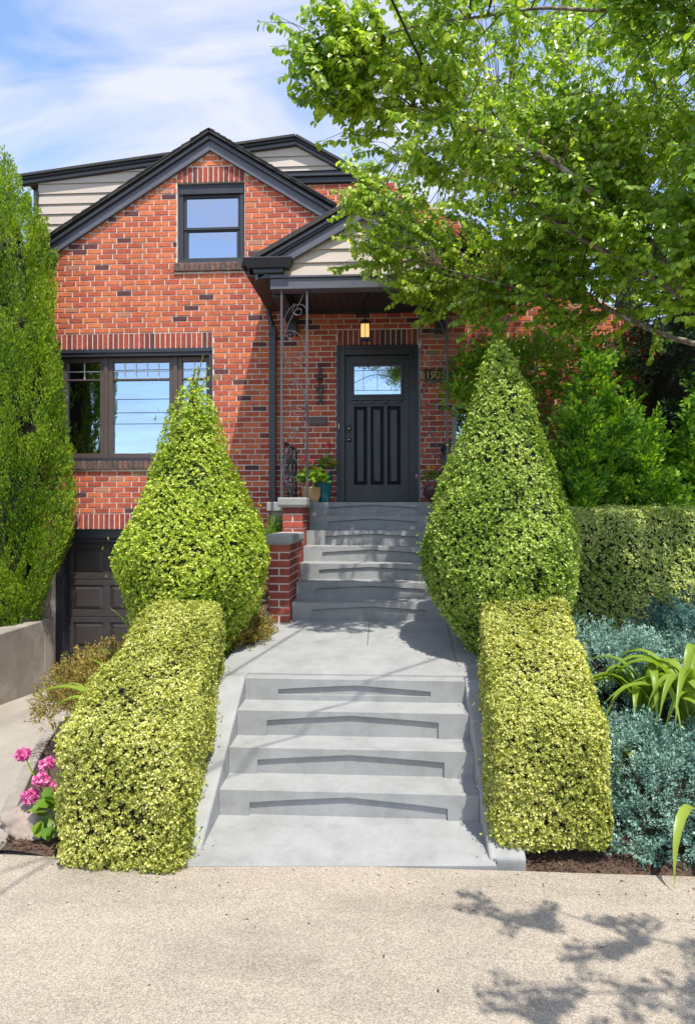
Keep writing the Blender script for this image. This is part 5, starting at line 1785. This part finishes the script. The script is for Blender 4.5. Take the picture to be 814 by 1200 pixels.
# iris blades on the bank by the garage
IR = "strap leaved plants on the bank by the garage"
strap_plant("iris", "strap leaved plant poking out above the hedge by the garage door", (-2.15, 6.35, 0.55),
            [([(-2.25, 6.25, 0.55), (-2.36, 6.2, 1.0), (-2.58, 6.15, 1.17)], 0.085), ([(-2.25, 6.2, 0.5), (-2.3, 6.1, 0.88), (-2.55, 6.05, 1.0)], 0.07),
             ([(-2.2, 6.1, 0.5), (-2.35, 6.0, 0.85), (-2.65, 5.95, 0.80)], 0.05)], M['blade'], IR)
strap_plant("iris", "strap leaved plant flopping onto the driveway beside the hedge", (-2.3, 5.3, 0.3),
            [([(-2.2, 5.3, 0.35), (-2.4, 5.25, 0.82), (-2.86, 5.25, 0.56)], 0.075), ([(-2.2, 5.25, 0.35), (-2.38, 5.2, 0.75), (-2.66, 5.2, 0.46)], 0.075),
             ([(-2.25, 5.35, 0.35), (-2.45, 5.4, 0.72), (-2.68, 5.45, 0.62)], 0.04), ([(-2.2, 5.5, 0.4), (-2.3, 5.5, 0.85), (-2.5, 5.5, 0.82)], 0.045)], M['blade'], IR)
strap_plant("iris", "upright strap leaved plant between the lemon cone and the lower pier", (-1.38, 6.75, 0.9),
            [([(-1.36, 6.75, 0.9), (-1.36, 6.75, 1.2), (-1.33, 6.72, 1.5)], 0.05), ([(-1.38, 6.7, 0.9), (-1.36, 6.66, 1.05), (-1.26, 6.6, 1.22)], 0.05),
             ([(-1.42, 6.75, 0.9), (-1.44, 6.75, 1.2), (-1.42, 6.75, 1.45)], 0.045)], M['blade'])


def sprig_mound(name, label, c, r, n, mat, size, seed, group=None):
    t = thing(name, label, "shrub", c, group)
    d = randdir(n); d[:, 2] = np.abs(d[:, 2])
    C = np.array(c) + d * np.array(r) * RNG.uniform(0.35, 1.0, (n, 1))
    plumes("foliage", C, unit(d * 0.8 + np.array([0, 0, 0.5]) + randdir(n) * 0.4), RNG.uniform(0.05, 0.12, n), RNG.uniform(0.008, 0.016, n), 16, mat, size, 0.4, t, out=0.8)
    return t


HE = "heather mounds"
sprig_mound("heather", "brownish heather mound on the bank in front of the garage door", (-2.62, 6.25, 0.28), (0.50, 0.95, 0.50), 2400, M['heather'], 0.026, 1, HE)
sprig_mound("heather", "russet heather mound at the foot of the lemon green cone beside the walkway", (-1.36, 6.35, 0.84), (0.26, 0.48, 0.25), 1500, M['heather'], 0.023, 2, HE)
sprig_mound("small_shrub", "little leafy shrub growing behind the lower brick pier", (-1.30, 7.95, 1.62), (0.14, 0.14, 0.34), 260, M['geranium'], 0.028, 3)

# pink geranium by the driveway
pg = thing("pink_geranium", "geranium with hot pink flower heads beside the driveway kerb", "flower", (-2.2, 4.25, 0.05))
for (x, y, z, r) in ((-2.37, 4.3, 0.46, 0.052), (-2.18, 4.25, 0.42, 0.052), (-2.19, 4.2, 0.34, 0.052), (-2.25, 4.18, 0.24, 0.056), (-2.14, 4.22, 0.28, 0.042)):
    flower_head((x, y, z), r, M['pink'], pg, 190)
stems([((-2.1, 4.25, 0.05), (-2.37, 4.3, 0.48)), ((-2.1, 4.25, 0.05), (-2.18, 4.25, 0.42)), ((-2.1, 4.2, 0.05), (-2.24, 4.18, 0.22))], pg, M['geranium'], 0.005)
broad_leaves("foliage", 46, (-2.08, 4.15, 0.10), (0.10, 0.10, 0.28), M['geranium'], 0.085, pg, 'oval', 1.05, 0.15)

# rock at the edge of the bed
bm = bmesh.new(); bmesh.ops.create_icosphere(bm, subdivisions=4, radius=1)
P = np.array([v.co[:] for v in bm.verts]); dn = noise3(P, 2.6, 77, 5) + 0.35 * noise3(P, 11, 78, 3)
for v, d in zip(bm.verts, dn):
    v.co = Vector((v.co.x * 0.27, v.co.y * 0.20, v.co.z * 0.15)) * (1 + 0.22 * d)
me = bpy.data.meshes.new("rock"); bm.to_mesh(me); bm.free(); me.materials.append(M['rock'])
me.polygons.foreach_set('use_smooth', [True] * len(me.polygons))
rk = new_obj("rock", me); rk.location = (-2.20, 4.28, 0.05); rk.rotation_euler = (0.1, 0.15, 0.5)
tag(rk, "rounded brown rock at the corner of the mulch bed by the driveway", "rock")

# ------------------------------------------------------------------ retaining wall beside the driveway
rw = MB()
rw.box(-5.0, -4.70, 5.6, 9.1, -0.55, 0.56); rw.box(-7.5, -4.70, 9.1, 9.36, -0.55, 0.56)
rwo = rw.build("retaining_wall", M['oldwall'], bevel=0.015)
tag(rwo, "weathered concrete retaining wall under the tall columnar conifer", "wall")
g = MB(); g.box(-7.5, -5.002, 5.6, 9.098, -0.55, 0.53); structure(g.build("planting_soil", M['soil']))

# ------------------------------------------------------------------ street tree
tree = thing("street_tree", "big spreading tree with light green heart shaped leaves over the walkway", "tree", (3.75, 5.35, 0.1))
limbs = [  # polylines with radii
    ([(3.75, 5.35, 0.1), (3.7, 5.35, 1.4), (3.62, 5.38, 2.4)], (0.17, 0.15, 0.13)),
    ([(3.62, 5.38, 2.4), (3.1, 5.5, 3.05), (2.5, 5.75, 3.75), (1.9, 6.0, 4.25), (1.1, 6.2, 4.9), (0.3, 6.3, 5.5)], (0.058, 0.044, 0.032, 0.022, 0.014, 0.006)),
    ([(3.62, 5.38, 2.4), (3.2, 5.75, 3.15), (2.6, 6.3, 3.6), (1.9, 6.7, 4.05), (1.2, 6.8, 4.25), (0.5, 6.6, 4.4)], (0.050, 0.036, 0.026, 0.020, 0.013, 0.006)),
    ([(3.62, 5.38, 2.4), (3.3, 5.2, 3.6), (2.85, 5.2, 4.8), (2.3, 5.4, 5.9), (1.6, 5.6, 6.8)], (0.055, 0.038, 0.026, 0.016, 0.007)),
    ([(3.62, 5.38, 2.4), (3.8, 5.6, 3.8), (3.6, 5.9, 5.2), (3.2, 6.1, 6.6), (2.8, 6.2, 7.6)], (0.065, 0.052, 0.038, 0.024, 0.01)),
    ([(2.5, 5.75, 3.75), (1.9, 5.75, 4.5), (1.1, 5.6, 5.0), (0.2, 5.35, 5.2)], (0.04, 0.030, 0.020, 0.008)),
    ([(2.3, 5.4, 5.9), (1.3, 5.2, 5.8), (0.6, 5.1, 5.7), (-0.25, 5.1, 5.55)], (0.016, 0.012, 0.009, 0.004)),
    ([(3.3, 5.2, 3.5), (3.25, 4.0, 3.6), (2.95, 2.6, 3.6), (2.4, 1.85, 3.45), (1.5, 2.18, 3.40)], (0.040, 0.030, 0.020, 0.010, 0.004)),
    ([(2.95, 2.6, 3.6), (2.5, 1.7, 3.45), (1.9, 1.55, 3.42), (1.3, 1.52, 3.40)], (0.016, 0.011, 0.008, 0.004)),
    ([(3.8, 5.6, 3.8), (3.7, 6.5, 4.8), (3.2, 7.3, 5.6), (2.2, 7.8, 6.0), (1.3, 7.9, 6.2)], (0.05, 0.04, 0.03, 0.016, 0.006)),
]
m = MB()
nodes = []
for pts, rad in limbs:
    P = [Vector(p) for p in pts]
    # smooth the polyline (Catmull-Rom)
    out, rr = [], []
    for i in range(len(P) - 1):
        p0, p1, p2, p3 = P[max(i - 1, 0)], P[i], P[i + 1], P[min(i + 2, len(P) - 1)]
        for s in range(6):
            t = s / 6
            q = 0.5 * ((2 * p1) + (p2 - p0) * t + (2 * p0 - 5 * p1 + 4 * p2 - p3) * t * t + (3 * p1 - p0 - 3 * p2 + p3) * t ** 3)
            q = q + Vector((math.sin(q.z * 9 + i), math.cos(q.y * 8), math.sin(q.x * 7))) * 0.012
            out.append(q); rr.append(rad[i] + (rad[i + 1] - rad[i]) * t)
    out.append(P[-1]); rr.append(rad[-1])
    if pts[0][2] < 1:
        tm = MB(); tm.tube(out, rr, 12); tm.build("trunk", M['bark'], tree, smooth=True)
    else:
        lm = MB(); lm.tube(out, rr, 8); lm.build("limb", M['bark'], tree, smooth=True)
        nodes += [(q, r_) for q, r_ in zip(out, rr)]
NP = np.array([tuple(q) for q, _ in nodes])

# crown: bodies of foliage (centre, radii, how many twigs)
CROWN = [
    ((0.174, 5.307, 5.268), (0.652, 0.392, 0.365), 62), ((-0.174, 5.22, 5.398), (0.313, 0.261, 0.278), 44), ((-0.365, 5.22, 5.529), (0.209, 0.174, 0.209), 18),
    ((0.652, 5.481, 4.963), (0.652, 0.435, 0.522), 42), ((0.30, 7.25, 4.85), (0.60, 0.38, 0.40), 54), ((0.02, 7.1, 5.28), (0.43, 0.34, 0.29), 26),
    ((0.69, 7.35, 4.45), (0.47, 0.36, 0.33), 44), ((0.696, 4.95, 5.75), (0.609, 0.45, 0.435), 36),
    ((1.5, 6.95, 4.75), (0.8, 0.6, 0.65), 74), ((1.4, 7.1, 6.5), (1.0, 0.6, 0.85), 66), ((2.3, 6.3, 4.7), (0.9, 0.8, 0.75), 85), ((2.4, 6.1, 5.8), (1.0, 0.8, 0.9), 84),
    ((1.8, 5.95, 5.2), (0.7, 0.4, 0.65), 60), ((3.2, 5.9, 4.9), (0.9, 0.6, 0.8), 46), ((3.6, 7.1, 7.0), (1.1, 0.8, 1.1), 64), ((2.0, 5.65, 4.3), (0.6, 0.25, 0.35), 32), ((1.9, 5.85, 4.75), (0.6, 0.25, 0.3), 34), ((2.7, 5.2, 4.0), (0.4, 0.25, 0.3), 24), ((1.6, 6.3, 5.2), (0.7, 0.4, 0.5), 40), ((2.5, 5.3, 3.95), (0.4, 0.25, 0.3), 20), ((2.2, 5.15, 5.75), (0.6, 0.25, 0.25), 36),
    ((1.9, 7.0, 4.35), (0.8, 0.5, 0.45), 34), ((2.9, 6.6, 4.3), (0.8, 0.5, 0.45), 10), ((2.0, 6.5, 4.0), (0.85, 0.4, 0.25), 30), ((1.2, 7.0, 4.15), (0.5, 0.4, 0.22), 28),
    ((2.6, 5.0, 4.3), (0.45, 0.4, 0.55), 84), ((2.85, 4.9, 5.2), (0.6, 0.5, 0.6), 84), ((2.75, 5.3, 3.75), (0.45, 0.4, 0.35), 44), ((1.6, 7.6, 7.7), (1.3, 0.7, 0.8), 50),
    ((2.1, 2.0, 3.44), (0.55, 0.22, 0.05), 6), ((1.6, 2.2, 3.42), (0.18, 0.10, 0.04), 2), ((2.1, 1.5, 3.43), (0.65, 0.22, 0.05), 8), ((1.5, 1.5, 3.41), (0.25, 0.14, 0.04), 3), ((2.5, 1.2, 3.42), (0.4, 0.15, 0.05), 4),
    ((2.7, 5.2, 6.1), (0.8, 0.4, 0.5), 40), ((2.2, 7.9, 5.5), (0.9, 0.5, 0.75), 80), ((3.3, 7.7, 5.9), (0.9, 0.5, 0.9), 80), ((1.3, 7.9, 6.3), (0.7, 0.4, 0.7), 50),
    ((2.6, 7.6, 7.5), (1.3, 0.5, 0.8), 60), ((1.2, 7.8, 5.2), (0.5, 0.35, 0.4), 26), ((4.3, 7.4, 5.4), (0.8, 0.6, 0.9), 40),
]
tw = MB()
lp, la, ln_ = [], [], []
centre = np.array([3.4, 5.5, 3.3])
for c, rad, cnt in CROWN:
    for i in range(cnt):
        d = RNG.normal(size=3); d /= np.linalg.norm(d)
        base = np.array(c) + d * np.array(rad) * RNG.random() ** 0.45
        outd = base - centre; outd /= np.linalg.norm(outd)
        ax = outd * 0.8 + np.array([-0.25, 0, 0.25]) + RNG.normal(size=3) * 0.45; ax /= np.linalg.norm(ax)
        Lt = RNG.uniform(0.25, 0.56)
        j = np.argmin(((NP - base) ** 2).sum(1) + 0.4 * np.maximum(0, ((NP - centre) ** 2).sum(1) - ((base - centre) ** 2).sum()))
        src = Vector(NP[j]); b = Vector(base)
        e = b + Vector(ax) * Lt
        if (src - b).length > 0.15 and RNG.random() < 0.35:
            mid = src.lerp(b, 0.5) + Vector((0, 0, 0.08 * (src - b).length))
            tw.tube([src, mid, b], [0.006, 0.0045, 0.003], 5, caps=False)
        dro = Vector((0, 0, -0.10 * Lt))
        pts = [b, b.lerp(e, 0.5) + Vector((0, 0, 0.03)), e + dro]
        tw.tube(pts, [0.0042, 0.003, 0.0015], 4, caps=False)
        # paired leaves along the twig, with two or three side spurs
        branches = [(pts[0], pts[2])]
        for q in range(RNG.integers(1, 5)):
            t = RNG.uniform(0.1, 0.8); s = pts[0].lerp(pts[2], t)
            sd = Vector(ax) * 0.6 + Vector(RNG.normal(size=3)) * 0.55 + Vector((0, 0, 0.05))
            sd.normalize()
            se = s + sd * RNG.uniform(0.12, 0.28)
            branches.append((s, se)); tw.tube([s, se], [0.0025, 0.0012], 3, caps=False)
        for (s, t_) in branches:
            ll = (t_ - s).length; k_ = max(2, int(ll / 0.034))
            dd = (t_ - s).normalized(); sv = dd.cross(Vector((0, 0, 1)))
            if sv.length < 0.1: sv = Vector((1, 0, 0))
            sv.normalize()
            for q in range(k_):
                t = (q + 0.6) / k_
                for sg in (-1, 1):
                    lp.append(tuple(s.lerp(t_, t) + sv * sg * 0.008))
                    hang = RNG.uniform(0.4, 1.5)
                    la.append(tuple(sv * sg * 0.75 + dd * 0.45 + Vector((0, 0, -hang)) + Vector(RNG.normal(size=3)) * 0.22))
                    ln_.append(tuple(sv * sg * 0.35 + dd * 0.2 + Vector((0.0, -0.65, 0.60)) + Vector(RNG.normal(size=3)) * 0.42))
tw.build("twigs", M['twig'], tree)
lp, la, ln_ = np.array(lp), np.array(la), np.array(ln_)
n = len(lp)
Ls = RNG.uniform(0.036, 0.066, n)
new_obj("crown", leaf_mesh("crown", lp, la, ln_, Ls, Ls * RNG.uniform(0.72, 0.92, n), M['katsura'], 'oval', 0.18, 0.12), tree)
print("katsura leaves", n)

# ------------------------------------------------------------------ wires
def wire(label, a, b, sag, r, group):
    a, b = Vector(a), Vector(b); pts = []
    for i in range(33):
        t = i / 32
        pts.append(a.lerp(b, t) - Vector((0, 0, 4 * sag * t * (1 - t))))
    m = MB(); m.tube(pts, r, 6)
    return tag(m.build("utility_wire", M['cable'], smooth=True), label, "wire", group)


wire("black service wire running from the street to the house through the tree", (-3.66, -7.0, 4.75), (1.62, 9.3, 5.62), 0.06, 0.010, "overhead wires")
wire("added unseen cable overhead that casts a shadow on the lower steps", (-2.6, -0.4, 5.9), (4.2, 6.4, 5.75), 0.02, 0.011, "overhead wires")  # added out of view only for its shadow on the steps
for i, z in enumerate((5.6, 6.0, 6.5, 7.3, 7.6)):
    wire(("lowest", "second lowest", "middle", "second highest", "highest")[i] + " street cable strung along the far side of the road", (-60, -9.0, z + 0.6), (60, -10.5, z + 0.9 + 0.2 * i), 0.5, 0.016, "cables along the street")
